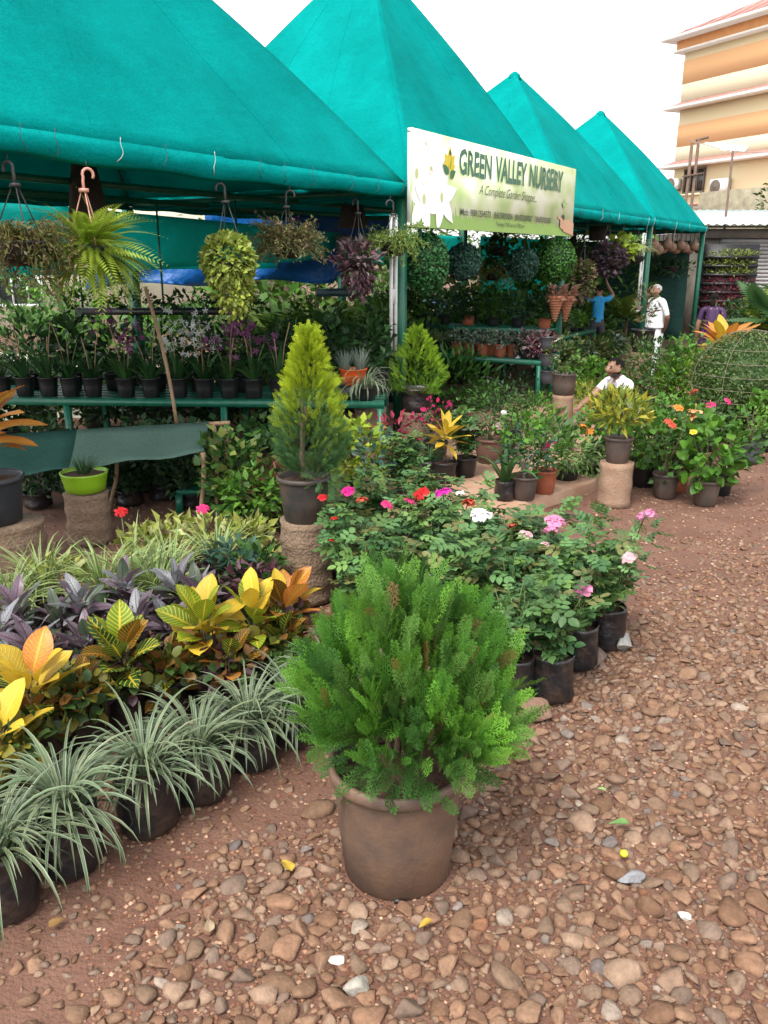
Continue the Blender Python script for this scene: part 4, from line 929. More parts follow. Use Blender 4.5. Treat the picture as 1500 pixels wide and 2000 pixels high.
for k, px, py, zz, c, r in (('a', 680, 957, .74, MAG, .036), ('a', 707, 975, .7, CORAL, .032), ('668', 630, 970, .72, RED, .026), ('668', 653, 1012, .62, RED, .02), ('b', 757, 985, .7, HOT, .032), ('b', 822, 962, .72, RED, .042), ('b', 800, 978, .7, HOT, .03), ('c', 864, 960, .72, (.70, .03, .4), .044), ('c', 898, 962, .68, WHITE, .026), ('c', 915, 980, .66, CORAL, .034), ('d', 937, 1003, .66, WHITE, .05), ('d', 952, 1005, .62, WHITE, .03), ('h', 1027, 1042, .62, LPINK, .036), ('h', 1000, 1026, .6, CORAL, .022),
                           ('j', 1085, 1015, .74, PINK, .046), ('j', 1076, 1032, .70, PINK, .036), ('l', 1065, 1062, .62, LPINK, .022), ('l', 1082, 1085, .58, PINK, .016), ('m', 1261, 1003, .86, PINK, .045), ('m', 1227, 1087, .66, LPINK, .034), ('o', 1138, 1150, .50, PINK, .042), ('o', 1122, 1158, .47, (.8, .7, .4), .026), ('e', 648, 1055, .5, RED, .014)):
    t = ROSE['red' if k == '668' else k]; add_flower(t, G(px, py, zz), c, r * 1.25, 'rose' if c is not RED or r < .04 else 'daisy')
# extra leaves up the long shoots
for k, pts in (('m', [(1255, 1060, .74), (1240, 1100, .64), (1262, 1035, .8)]), ('n', [(1160, 1010, .72), (1165, 1040, .66), (1150, 1070, .6), (1175, 1015, .7)])):
    for (px, py, zz) in pts:
        w_ = np.array(G(px, py, zz)); t = ROSE[k]; c, s = math.cos(-t.rotation_euler[2]), math.sin(-t.rotation_euler[2]); d = w_ - np.array(t.location); lp = (d[0] * c - d[1] * s, d[0] * s + d[1] * c, d[2])
        link('foliage', cloud_mesh('shoot', 9, (.06, .06, .05), (0, 0, 0), TC, .075, ROSEL, .3, .1), t, lp, kind='stuff')
        if k == 'n' and py in (1010,): MB().add(*tube([(0, 0, .3), (lp[0] * .5, lp[1] * .5, .5), lp], .004, 5)).build('shoot', STEM, t)

# rocks and the block by the rose bags, leaf litter
def rock(label, px, py, r, col, seed, name='rock', sq=1., rz=0.):
    V, F = stone_shape(np.random.default_rng(seed), IC3, 12); x, y, _ = G(px, py); V = V * (1, sq, 1.15) * r; V[:, 2] -= V[:, 2].min() + r * .08
    o = MB().add(V, F, col).build(name, ROCKM, smooth=True); o.location = (x, y, 0); o.rotation_euler = (0, 0, rz); return tag(o, label, 'rock')
rock('big dark brown rock against the rose bags', 1158, 1298, .105, (.16, .12, .10), 4, rz=.3)
rock('grey broken block lying on the earth beyond the dark rock', 1218, 1270, .09, (.36, .35, .32), 9, 'stone_block', .7, 1.1)
rock('reddish rock beside the thuja, below the foremost rose bag', 1050, 1400, .085, (.23, .14, .10), 14)
rock('pale grey stone lying below the pot in the gravel', 703, 1940, .052, (.36, .33, .28), 17)
rock('flat bluish grey stone amid the brown gravel near the frame edge', 1230, 1722, .06, (.27, .27, .28), 21, sq=.8)
rock('small white marble chip below the pot', 660, 1882, .034, (.66, .60, .54), 23)
rock('white broken chip in the gravel by the frame edge', 1338, 1795, .032, (.68, .64, .56), 27)
LITTER = mat('litter', attr=True, rough=.7, trans=.2, var=.3, scale=60)
for lb, px, py, L, c, rz in (('yellow and brown fallen leaf on the gravel beside the pot', 570, 1718, .07, (.55, .36, .04), .6), ('small yellow fallen leaf below the pot', 842, 1815, .05, (.55, .36, .05), 2.2), ('slender green leaf lying on the gravel', 1228, 1625, .075, (.15, .3, .08), 1.5), ('pale dry leaf on the gravel, tip up', 410, 1838, .055, (.42, .32, .2), .2), ('brown dry leaf near the front bag', 98, 1828, .05, (.3, .17, .05), -.7), ('tiny green leaf on the gravel under the thuja', 1182, 1560, .04, (.28, .42, .14), 1.)):
    x, y, _ = G(px, py); V, F, UV = leaf_blade(L, L * .5, .6, .15, .2, seed=int(px)); o = MB().add(V, F, c).build('fallen_leaf', LITTER, smooth=True); o.location = (x, y, .035); o.rotation_euler = (.1, .15, rz); tag(o, lb, 'leaf')
x, y, _ = G(1217, 1683); o = MB().add(*lathe([(.001, 0), (.011, .005), (.015, .014), (.011, .023), (.001, .027)], 12, False)).build('fallen_fruit', mat('yellow_fruit', (.7, .6, .03), .4, .1, 40), smooth=True); o.location = (x, y, .02); tag(o, 'small round yellow fruit lying on the gravel', 'fruit')

# ================================================================== platform and its pots
def P_(px, py): return G(px, py, STEP)
def leafy(key, n, r, c, T=TL_N, L=.06, pal=GRN, **k): return cloud_mesh(key, n, r, c, T, L, pal, **k)
# small yellow croton in a black pot
t = thing('croton', 'small yellow croton in a black pot on the walkway', 'croton', P_(868, 942), .5); add_pot(t, 'rim', .108, .082, .19, BLACK); link('stem', stems_mesh('c2', 2, .2, .01, .01, BARK), t, (0, 0, .18))
leafset(t, 20, .22, .065, {k: CRO[k] for k in ('yellow', 'dark')}, (5, 2), .32, .14, 1., .3, 80, -10, seed=5, spread=.02)
t = plant('potted_rose', 'pink and white rose in a black pot beside the yellow croton', 'rose bush', P_(908, 930), [rose_mesh(2), rose_mesh(4)], ('rim', .11, .085, .18, BLACK), scale=.95, stems=stems_mesh('rose', 6, .42, .13, .006, STEM))
for px, py, c, r in ((918, 835, LPINK, .05), (922, 834, PINK, .04), (908, 838, WHITE, .035)): add_flower(t, AT(px, py, t.location[1] - .1), c, r)
t = plant('potted_shrub', 'leafy shrub in a reddish clay pot at the back of the walkway', 'potted shrub', P_(955, 902), [leafy('sh1', 420, (.3, .3, .25), (0, 0, .3), TL_N, .055, GRN)], ('rim', .145, .115, .24, mat('clay_brown', (.17, .085, .06), .75, .3, 8)), stems=stems_mesh('sh1', 5, .35, .18, .008, BARK))
add_flower(t, AT(972, 829, t.location[1] - .1), LPINK, .05); add_flower(t, AT(985, 805, t.location[1]), WHITE, .035)
t = plant('potted_shrub', 'dark shrub behind the clay pot with a red bloom', 'potted shrub', P_(990, 885), [leafy('sh2', 380, (.28, .28, .25), (0, 0, .32), TL_N, .055, GRN_D)], ('rim', .13, .10, .22, BLACK), stems=stems_mesh('sh1', 5, .35, .18, .008, BARK))
add_flower(t, AT(917, 806, t.location[1] - .2), HOT, .045)
t = plant('azalea', 'magenta-flowered azalea behind the yellow croton', 'flowering shrub', P_(850, 900), [leafy('az', 200, (.22, .22, .18), (0, 0, .2), TL_N, .05, GRN_D), cloud_mesh('azf', 60, (.24, .22, .14), (0, 0, .3), TL_R, .05, [(.5, .03, .12), (.6, .05, .17)], .4, .6, matl=PETAL)], ('rim', .12, .1, .2, BLACK))
# grey pot with adenium-like shrub and the pink bloom, terracotta, palm bag, trailing plant
t = plant('potted_shrub', 'grey-green shrub in a dusty grey pot on the step edge', 'potted shrub', P_(1022, 974), [leafy('ad', 300, (.24, .24, .2), (0, 0, .24), TL_S, .085, BLUEG + GRN, up=.5), leafy('ad2', 120, (.2, .2, .12), (.05, 0, .42), TL_W, .06, GRN_B)], ('rim', .118, .09, .2, GREYPOT), stems=stems_mesh('ad', 4, .3, .12, .014, mat('pale_bark', (.24, .2, .15), .9, .2, 30)))
t = plant('hibiscus', 'feathery plant in a terracotta pot with a deep pink bloom', 'potted plant', P_(1062, 962), [leafy('hib', 320, (.22, .22, .24), (0, 0, .24), TL_S, .09, GRN_B + GRN, up=.6)], ('plain', .105, .08, .2, TERRA))
add_flower(t, AT(1071, 868, t.location[1] - .16), HOT, .07, 'hib')
t = plant('palm_seedling', 'young palm with broad blades in a black bag on the walkway', 'palm', P_(985, 976), [clump_mesh('palm', 14, .5, .04, 1.2, [(.05, .14, .04), (.07, .17, .05)], None, 1., .4, 3)], ('bag', .085, .08, .17, BAG))
t = plant('trailing_plant', 'pale green trailing plant spilling over the step', 'potted plant', P_(1105, 935), [leafy('tr', 420, (.3, .22, .16), (0, 0, .12), TL_S, .085, [(.15, .27, .07), (.2, .33, .1), (.1, .2, .05)], up=.3, hang=.5)], ('rim', .12, .1, .12, BLACK))
t = plant('trailing_plant', 'straggling pale green plant hanging from the step corner by the log', 'potted plant', P_(1150, 925), [leafy('tr2', 260, (.18, .18, .2), (0, 0, .05), TL_S, .08, [(.17, .29, .08), (.22, .35, .1)], hang=1.0)], ('rim', .1, .08, .1, BLACK))
t = plant('marigold_pot', 'orange-flowered plant in a black pot behind the log', 'flowering plant', P_(1160, 905), [leafy('mg', 300, (.2, .2, .17), (0, 0, .2), TL_W, .06, GRN_B)], ('rim', .14, .11, .2, BLACK))
for px, py in ((1140, 832), (1146, 858), (1152, 842)): add_flower(t, AT(px, py, t.location[1] - .15), ORG, .05)
t = plant('agave_seedling', 'strappy green plant on the walkway beside the man\'s feet', 'potted plant', P_(1100, 880), [clump_mesh('agv', 14, .42, .035, .9, [(.08, .18, .07)], None, .8, .4, 3)], ('rim', .1, .08, .14, BLACK))
# feathery lime shrub on a stump by the first post
lx, ly, _ = G(812, 900, 0)
pedestal('palm_log', 'stout palm log under the feathery lime shrub', (lx, ly, 0), .165, .52, LOG, .95, 3, 4)
t = thing('potted_cypress', 'feathery lime-green shrub in a black bag on the stout palm log', 'potted shrub', (lx, ly, .52), 1.); add_pot(t, 'bag', .165, .15, .24, BAG)
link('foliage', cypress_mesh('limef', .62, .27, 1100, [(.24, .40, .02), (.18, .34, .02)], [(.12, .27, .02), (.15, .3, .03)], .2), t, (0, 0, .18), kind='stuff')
t = plant('grassy_pot', 'fine bright green grass mound in a black bag below the yellow croton', 'potted grass', G(838, 950, .0), [clump_mesh('moss', 160, .2, .004, 1.2, [(.03, .13, .02), (.04, .16, .03)], None, 1, .2, 3, 4)], ('bag', .14, .13, .26, BAG))
t = plant('red_shrub', 'dark red leafy shrub at the foot of the first post', 'shrub', G(765, 955), [leafy('redsh', 170, (.22, .2, .2), (0, 0, .28), TL_S, .11, [(.3, .02, .05), (.2, .02, .04), (.36, .05, .08)])], ('bag', .11, .1, .2, BAG))
t = plant('yellow_rose', 'rose with a cluster of yellow blooms in front of the bench post', 'rose bush', G(790, 1010), [rose_mesh(1), rose_mesh(5)], ('bag', .11, .1, .22, BAG), stems=stems_mesh('rose', 6, .42, .13, .006, STEM))
for px, py in ((800, 911), (812, 921), (820, 934), (806, 926)): add_flower(t, AT(px, py, t.location[1] - .06), YEL_F, .036)
t = plant('silver_rose', 'blue-grey leafy rose right of the cypress pot', 'rose bush', G(735, 1010), [leafy('silr', 130, (.16, .16, .22), (0, 0, .32), TL_N, .075, BLUEG)], ('bag', .11, .1, .22, BAG))

# ================================================================== logs and pots on the drive, at the walkway's far end
x, y, _ = G(1198, 985); pedestal('palm_log', 'thick pale log standing on the red earth, reddish at its foot', (x, y, 0), .135, .37, LOGR, .98, 2, 7)
t = thing('croton', 'fine-leaved yellow croton in a grey pot on the pale log', 'croton', (x, y, .37)); add_pot(t, 'rim', .115, .09, .215, GREYPOT); link('stem', stems_mesh('fc', 4, .3, .1, .007, BARK), t, (0, 0, .22))
link('foliage', leafy('fcro', 420, (.24, .24, .13), (0, 0, .24), TL_S, .11, [(.34, .34, .03), (.42, .38, .04), (.2, .26, .03), (.14, .2, .03)], up=.7, w=1.1), t, (0, 0, .2), kind='stuff')
rg = [(1255, 948, ('rim', .12, .1, .2, BLACK), 'h1', (.3, .3, .3), GRN_B, 'leafy bush in a black pot right of the pale log'), (1297, 970, ('rim', .112, .088, .215, GREYPOT), 'h2', (.3, .3, .32), GRN, 'glossy green bush with an apricot bloom in a grey pot'), (1318, 958, ('plain', .11, .09, .18, TERRA), 'h3', (.16, .16, .2), GRN_D, 'small dark plant in a terracotta pot behind the grey pots'),
      (1376, 985, ('rim', .115, .09, .22, GREYPOT), 'h4', (.24, .24, .3), GRN_B, 'round-leaved bush in a dusty grey pot on the open earth'), (1405, 965, ('rim', .11, .085, .21, BLACK), 'h5', (.3, .3, .32), GRN, 'broad-leaved bush in a black pot behind the grey one'), (1460, 905, ('bag', .105, .1, .23, mat('grey_polybag', (.05, .055, .062), .5, .3, 9, .4, 20)), 'h6', (.22, .22, .24), GRN_B, 'sparse bush in a slate grey bag near the frame edge'),
      (1330, 905, ('rim', .14, .11, .2, BLACK), 'h7', (.24, .24, .26), GRN_B, 'bush with a large peach bloom behind the row of pots'), (1225, 925, ('rim', .13, .1, .2, BLACK), 'h8', (.26, .26, .3), GRN, 'bush squeezed behind the pale log'), (1375, 880, ('rim', .14, .11, .2, BLACK), 'h9', (.22, .22, .24), GRN, 'bush with two crimson blooms below the caged ball'), (1500, 880, ('rim', .14, .11, .2, BLACK), 'h10', (.2, .2, .34), GRN_B, 'tall light green bush cut by the frame edge'), (1280, 900, ('rim', .14, .11, .2, BLACK), 'h11', (.22, .22, .28), GRN_B, 'bush with small orange bloom beside the squatting man'), (1430, 850, ('rim', .14, .11, .2, BLACK), 'h12', (.24, .2, .16), GRN_D, 'dark leafy bush under the caged ball')]
BUSH = {}
for i, (px, py, pt, key, r, pal, lb) in enumerate(rg):
    x, y, _ = G(px, py); nl = int(900 * r[0])
    BUSH[key] = plant('potted_hibiscus', lb, 'potted bush', (x, y, 0), [leafy('b' + key, nl, r, (0, 0, r[2] * .85), (TL_R, TL_W, TL_N)[i % 3], (.085, .075, .065)[i % 3] * (1.1 if key == 'h4' else 1), pal, up=.2)], pt, 'potted bushes at the edge of the drive', stems=stems_mesh('bush', 5, .4, .16, .007, BARK))
for k, px, py, c, r, kd in (('h2', 1310, 827, CORAL, .065, 'hib'), ('h7', 1358, 803, PEACH, .085, 'hib'), ('h7', 1353, 815, PEACH, .06, 'hib'), ('h9', 1387, 791, HOT, .065, 'hib'), ('h9', 1422, 783, HOT, .05, 'hib'), ('h11', 1275, 806, LPINK, .045, 'rose'), ('h8', 1245, 800, WHITE, .04, 'rose'), ('h4', 1354, 843, YEL_F, .035, 'rose'), ('h11', 1355, 765, CORAL, .05, 'hib'), ('h12', 1480, 738, ORG, .05, 'rose'), ('h11', 1325, 795, ORG, .06, 'rose')):
    t = BUSH[k]; add_flower(t, AT(px, py, t.location[1] - .28), c, r, kd)
# caged ball topiary, bright dome, orange croton, hedges
x, y, _ = G(1445, 850); t = thing('ball_topiary', 'big round clipped bush inside a wire cage', 'topiary', (x, y, 0)); t.scale = (.84,) * 3; link('foliage', leafy('ball', 12000, (.73, .73, .7), (0, 0, .74), TL_N, .05, [(.09, .14, .035), (.06, .12, .03), (.12, .17, .045)], rmin=.86, squash=.8), t, kind='stuff'); link('core', MB().add(IC3[0] * (.63, .63, .58) + (0, 0, .74), IC3[1], GRN[0]).mesh('core', LEAF, True), t)
for k in range(7):
    z = .2 + k * .17; r = .76 * math.sqrt(max(.05, 1 - ((z - .74) / .74) ** 2)); MB().add(*tube([(r * math.cos(a), r * math.sin(a), z) for a in np.linspace(0, 6.283, 25)], .0028, 4)).build('cage_wire', mat('rusty_wire', (.25, .2, .15), .7), t)
for k in range(8):
    a = k * .785; MB().add(*tube([(.76 * math.cos(b) * math.cos(a), .76 * math.cos(b) * math.sin(a), .74 + .72 * math.sin(b)) for b in np.linspace(-1.2, 1.57, 12)], .0028, 4)).build('cage_wire', mat('rusty_wire', (.25, .2, .15), .7), t)
add_pot(t, 'rim', .25, .2, .3, BLACK, soil=False)
plant('dome_shrub', 'bright yellow-green feathery dome shrub beyond the squatting man', 'shrub', G(1325, 800), [leafy('dome', 1300, (.32, .32, .36), (0, 0, .36), TL_S, .09, [(.16, .34, .02), (.2, .38, .03), (.12, .28, .02)], up=.6, rmin=.7)], None)
plant('shrub', 'pale green shrub left of the caged ball', 'shrub', G(1330, 850), [leafy('pale', 420, (.28, .25, .2), (0, 0, .22), TL_N, .06, [(.12, .24, .08), (.1, .2, .06)])], None)
t = thing('croton', 'large orange and yellow croton in front of the woman', 'croton', G(1403, 775)); add_pot(t, 'rim', .16, .13, .28, GREYPOT); link('stem', stems_mesh('oc', 3, .4, .1, .012, BARK), t, (0, 0, .25)); leafset(t, 26, .46, .15, {k: CRO[k] for k in ('orange', 'yellow')}, (5, 4), .62, .2, 1.1, .35, 84, -8, seed=77, spread=.05)
for i, (px, py, lb) in enumerate(((1470, 722, 'clipped dark green hedge ball behind the caged topiary'), (1515, 725, 'clipped hedge shrub at the frame edge'), (1440, 712, 'dark clipped shrub beside the orange croton'))):
    plant('clipped_shrub', lb, 'shrub', G(px, py), [leafy(('hd', i % 2), 1500, (.55, .5, .62), (0, 0, .62), TL_W, .07, GRN + GRN_D, rmin=.75)], None, 'clipped shrubs near the shed')
plant('lime_shrub', 'bright lime shrub at the frame edge by the shed', 'shrub', G(1500, 735), [leafy('ls', 600, (.55, .5, .5), (0, 0, 1.0), TL_W, .1, LIMEC)], None)
plant('ornamental_grass_plant', 'tall grey-green grass clump in front of the shutter', 'grass', G(1425, 718), [clump_mesh('tallg', 170, 1.25, .02, 1.3, [(.12, .19, .1), (.16, .24, .13)], None, .9, .5, 3, 6)], None)
plant('ornamental_grass_plant', 'grey-green grass clump beside the woman', 'grass', G(1395, 725), [clump_mesh('tallg', 170, 1.25, .02, 1.3, [(.12, .19, .1), (.16, .24, .13)], None, .9, .5, 3, 6)], None, scale=.85)
x, y, _ = G(1520, 740); t = thing('palm', 'palm with broad pleated fronds at the frame edge', 'palm', (x, y, 0)); link('trunk', stems_mesh('plm', 3, 1.0, .1, .04, BARK), t)
for k in range(9): link('frond', cached(('palmfr',), lambda: MB().add(*inst(T_frond(20, .42, .22, .3), np.zeros((1, 3)), np.array([(0, 1., .5)]), np.array([(0, 0, 1.)]), 1.3, 1.3, [(.07, .16, .05)])).mesh('frond', LEAF)), t, (0, 0, .95), (rnd.uniform(-.3, .5), 0, k * .7), kind='stuff')

# ================================================================== benches under the tents
def bench(name, label, a, b, z, depth, inward, legs, beam=.06, group=None, m=GREENMETAL, slats=5):
    """table from a to b (ground points of its front edge), reaching `depth` towards inward"""
    a = np.array(a[:2]); b = np.array(b[:2]); L = np.linalg.norm(b - a); d = (b - a) / L; n = np.array(inward[:2], float); n /= np.linalg.norm(n)
    t = thing(name, label, 'bench', (*a, 0), math.atan2(d[1], d[0]), group); c = np.cross(np.append(d, 0), np.append(n, 0))[2]; sg = 1 if c > 0 else -1
    MB().add(*box(0, L, min(0, sg * beam), max(0, sg * beam), z - beam, z)).build('front_beam', m, t)
    MB().add(*box(0, L, sg * depth - .03, sg * depth + .03, z - beam, z)).build('back_beam', m, t)
    for k in range(slats): y0 = sg * (beam + .01 + (depth - beam - .05) * k / slats); y1 = y0 + sg * (depth - beam - .1) / slats * .8; MB().add(*box(.01, L - .01, min(y0, y1), max(y0, y1), z - .03, z - .002)).build('slat', m, t)
    for f in legs:
        for y in (sg * beam / 2, sg * depth): MB().add(*bar((f * L, y, 0), (f * L, y, z - beam - .002), .055)).build('leg', m, t)
    return t
bA, bB = (0.0, 7.72), (-4.3, 7.97)
bench('plant_bench', 'long green steel bench holding the black orchid pots', bA, bB, .73, .95, (0, 1), (.008, .35, .7, .99))
bC = (2.09, 11.3); bD = (bC[0] + NX * 3.2, bC[1] + NY * 3.2)
bench('plant_bench', 'green steel bench holding the terracotta pots', bC, bD, .69, .5, (DX, DY), (.01, .6, .99), slats=3)
bE = (2.35, 12.3); bF = (bE[0] + NX * 3.3, bE[1] + NY * 3.3)
bench('plant_bench', 'dark rear bench above the terracotta pots', bE, bF, 1.02, .5, (DX, DY), (.01, .99), slats=3)
qa, qb = RP(5.0, .5), RP(7.75, .5)
bench('plant_bench', 'green bench of seedling pots beyond the wicker baskets', qa, qb, .76, .6, (NX, NY), (.01, .5, .99), slats=4)
la, lb_ = AT(345, 965, 6.6), AT(540, 965, 6.6)
bench('low_bench', 'low green bench under the bamboo stakes', (la[0], la[1]), (lb_[0], lb_[1]), .19, .4, (0, 1), (.02, .98), .035)
# orchids on the long bench
ORW = [(.78, .82, .76)]; 
def orchid_leaf_mesh(v): return clump_mesh(('orc', v), 13, .34, .042, .9, [(.02, .075, .02), (.03, .1, .025), (.05, .12, .03)], None, 1., .35, 3, 6)
def spray_mesh(v, col):
    def mk():
        g = np.random.default_rng(40 + v); mb = MB(); T = flower_T
        n = 16; P = np.stack([g.normal(size=n) * .075, g.normal(size=n) * .075, g.normal(size=n) * .07], 1); d = rnd_dirs(g, n) + (0, -.4, .2)
        return MB().add(*inst(T, P, d, rnd_dirs(g, n), .06, .06, mixcols(g, [col, tuple(np.array(col) * .7)], n, .12))).mesh('flower_spray', PETAL)
    return cached(('spray', v, tuple(col)), mk)
def T_fl():
    V = [(0, 0, 0)]; F = []
    for k in range(5):
        a = k * 1.2566; b = len(V); V += [(math.cos(a - .45) * .3, .1, math.sin(a - .45) * .3), (math.cos(a) * .62, .22, math.sin(a) * .62), (math.cos(a + .45) * .3, .1, math.sin(a + .45) * .3)]; F += [(0, b, b + 1), (0, b + 1, b + 2)]
    return np.array(V, float), np.array(F), np.ones((len(V), 3))
flower_T = T_fl()
PURF = (.24, .07, .19)
ox = [(8, None), (55, None), (103, None), (147, None), (192, None), (258, PURF), (308, None), (362, ORW[0]), (413, ORW[0]), (462, PURF), (510, PURF), (560, None)]
for i, (px, fc) in enumerate(ox):
    f = (745 - px) / 745 * .846 + .02; x = bA[0] + (bB[0] - bA[0]) * f; y = bA[1] + (bB[1] - bA[1]) * f + .16
    fl = {None: 'without bloom', ORW[0]: 'with white blooms', PURF: 'with purple blooms'}[fc]
    t = thing('orchid', f'potted orchid {fl}, {ORD[11 - i]} from the end post of the long bench', 'orchid', (x, y, .732), i * 1.7, 'orchids in black pots on the long bench')
    add_pot(t, 'plain', .092, .075, .185, BLACK); link('foliage', orchid_leaf_mesh(i % 4), t, (0, 0, .16), scale=1.0 + .1 * (i % 3), kind='stuff')
    for k in range(3):
        a = k * 2.1 + i; hh = (.42, .55, .36)[k]; pts = [(0.02 * math.cos(a), .02 * math.sin(a), .15), (.06 * math.cos(a), .06 * math.sin(a), .15 + hh * .6), (.12 * math.cos(a), .12 * math.sin(a), .15 + hh)]
        MB().add(*tube(pts, .005, 5)).build('cane' if k else 'stake', BAMBOO if k != 2 else STEM, t)
        if fc: link('flower_spray', spray_mesh(k, fc), t, tuple(np.array(pts[2]) * (1.2, 1.2, 1)), (0, 0, a), kind='stuff')
# second rank on the bench, leaf tones darkened in place of tent shade
for i in range(9):
    f = .03 + i * .1; x = bA[0] + (bB[0] - bA[0]) * f; y = 8.35 + .02 * i
    plant('foliage_plant', f'dark leafy plant in the rear rank of the long bench, {ORD[i]} from its end post', 'potted plant', (x, y, .732), [leafy(('rk', i % 3), 150, (.24, .2, .28), (0, 0, .26), (TL_N, TL_W, TL_S)[i % 3], .12, (GRN_D, GRN_D, GRN_D)[i % 3], up=.4)], ('plain', .1, .08, .17, BLACK), 'dark plants in the rear rank', soil=False)
# grey-leaved pots in the orange trough, spider plant at the end
ex = AT(690, 735, 7.95); t = thing('orange_planter', 'bright orange planter with two grey tufts at the bench end', 'planter', (ex[0], ex[1], .86), .15)
add_pot(t, 'plain', .13, .10, .15, ORANGE)
for dx in (-.075, .07): link('foliage', clump_mesh('greyt', 90, .25, .006, .5, SILV, None, .6, .55, 3, 4), t, (dx, 0, .13), scale=1 if dx > 0 else .9, kind='stuff')
MB().add(*box(-.16, .16, -.1, .1, -.128, -.003)).build('upturned_crate', BLACK, t)
sx = AT(715, 780, 7.85); plant('spider_plant', 'white-striped spider plant curling over the bench end', 'potted plant', (sx[0], sx[1], .732), [clump_mesh('spi', 95, .46, .012, 3.0, [(.14, .22, .1), (.1, .17, .07)], (.5, .52, .4), 1.3, .15)], ('plain', .1, .08, .12, BLACK))
sx = AT(735, 700, 8.25); plant('dark_pot', 'dark leafless pot behind the spider plant', 'plant pot', (sx[0], sx[1], .732), [leafy('dk', 60, (.15, .15, .3), (0, 0, .35), TL_N, .1, GRN_D)], ('plain', .13, .1, .22, BLACK))
x, y, _ = G(725, 900); pedestal('palm_log', 'dark palm log standing under the bench end', (x, 8.05, 0), .16, .62, LOG, .97, 4, 9)
# terracotta pots, spider plants, tradescantia on the second bench
def along(a, px, q=.18):                                # place on the second bench at a sighting
    r = ray(px, 690); s = 0
    A = np.array(bC) + np.array((DX, DY)) * q; k = r[0] / r[1]; s = (A[0] - k * A[1]) / (k * NY - NX); return (A[0] + NX * s, A[1] + NY * s, .692)
for i, px in enumerate((893, 917, 942, 957, 977, 1000)):
    plant('terracotta_plant', f'pale-leaved seedling in a terracotta pot, {ORD[5 - i]} from the pink foliage', 'potted plant', along(bC, px, .15 + .14 * (i in (3, 5))), [leafy(('tc', i % 3), 140, (.17, .17, .11), (0, 0, .1), TL_N, .06, SILV + [(.14, .22, .1)], up=.4)], ('plain', .088, .068, .165, TERRA), 'terracotta pots on the second bench', soil=False)
for i, px in enumerate((808, 832, 858)): plant('spider_plant', ('small spider plant in a black pot beside the green post', 'small spider plant in a black pot, middle of three', 'small spider plant in a black pot next to the terracotta row')[i], 'potted plant', along(bC, px, .2), [clump_mesh(('sp', i), 60, .32, .012, 2.0, [(.14, .24, .07), (.1, .19, .05)], (.3, .36, .16), 1.1, .25, 3)], ('plain', .1, .085, .18, BLACK))
for i, px in enumerate((1026, 1048, 1066)): plant('tradescantia', ('grey-purple leafy plant after the last terracotta pot', 'pink and purple leafy plant near the bench corner', 'wine-red leafy plant spilling over the bench corner')[i], 'potted plant', along(bC, px, .2), [leafy(('td', i), 230, (.2, .2, .17), (0, 0, .08), TL_N, .07, ((PURP + SILV), [(.26, .1, .13), (.32, .2, .2), (.1, .04, .06)], [(.22, .04, .07), (.12, .03, .05), (.3, .2, .2)])[i], hang=.4)], ('plain', .09, .07, .14, BLACK))
for i in range(8):
    f = .04 + i * .125; x, y = np.array(bE) * (1 - f) + np.array(bF) * f; plant('foliage_plant', f'dark green plant on the rear bench, {ORD[i]} from its outer end', 'potted plant', (x + DX * .2, y + DY * .2, 1.022), [leafy(('rb', i % 3), 200, (.26, .24, .2), (0, 0, .2), (TL_N, TL_S, TL_W)[i % 3], .10, (GRN_D, BLUEG, GRN)[i % 3], up=.3)], ('plain', .1, .08, .14, BLACK if i % 3 else TERRA), 'dark plants on the rear bench', soil=False)
# planters strapped to the post, one above the other
px_, py_, _ = RP(TL - .1, -.12)
for i, z in enumerate((.95, .62, .3)): t = thing('wall_planter', ('top', 'middle', 'bottom')[i] + ' one of the grey planters strapped to the bench post', 'planter', AT(1067, (683, 715, 748)[i], 11.35), 0, 'planters strapped to the bench post'); o = add_pot(t, 'plain', .1, .085, .17, mat('slate_plastic', (.06, .062, .075), .5, .15, 10), soil=True); MB().add(*tube([(.09, -.02, .1), (.16, 0, .14), (.1, .06, .16)], .006, 5)).build('handle', WHITEMETAL, t)
# seedling bench further on
for i in range(7):
    s = 5.15 + i * .385; plant('seedling_pot', f'bushy seedling on the far bench, {ORD[i]} from the wicker baskets', 'potted plant', RP(s, .72, .762), [leafy(('sd', i % 4), 230, (.24, .24, .13), (0, 0, .07), (TL_N, TL_W, TL_N, TL_S)[i % 4], .075, (GRN, GRN_B, GRN, OLIVE)[i % 4])], ('plain', .11, .09, .16, BLACK), 'seedlings on the far bench', soil=False)
for i in range(8):
    s = 5.2 + i * .46; plant('floor_plant', f'olive leafy plant on the ground under the far bench, {ORD[i]} from the wicker baskets', 'potted plant', RP(s, .25 + .1 * (i % 2), .0), [leafy(('fp', i % 4), 260, (.26, .24, .22), (0, 0, .24), (TL_S, TL_N, TL_W, TL_N)[i % 4], .1, (OLIVE, GRN, SILV + GRN, OLIVE)[i % 4])], ('plain', .15, .12, .25, BLACK), 'plants under the far bench', soil=False)
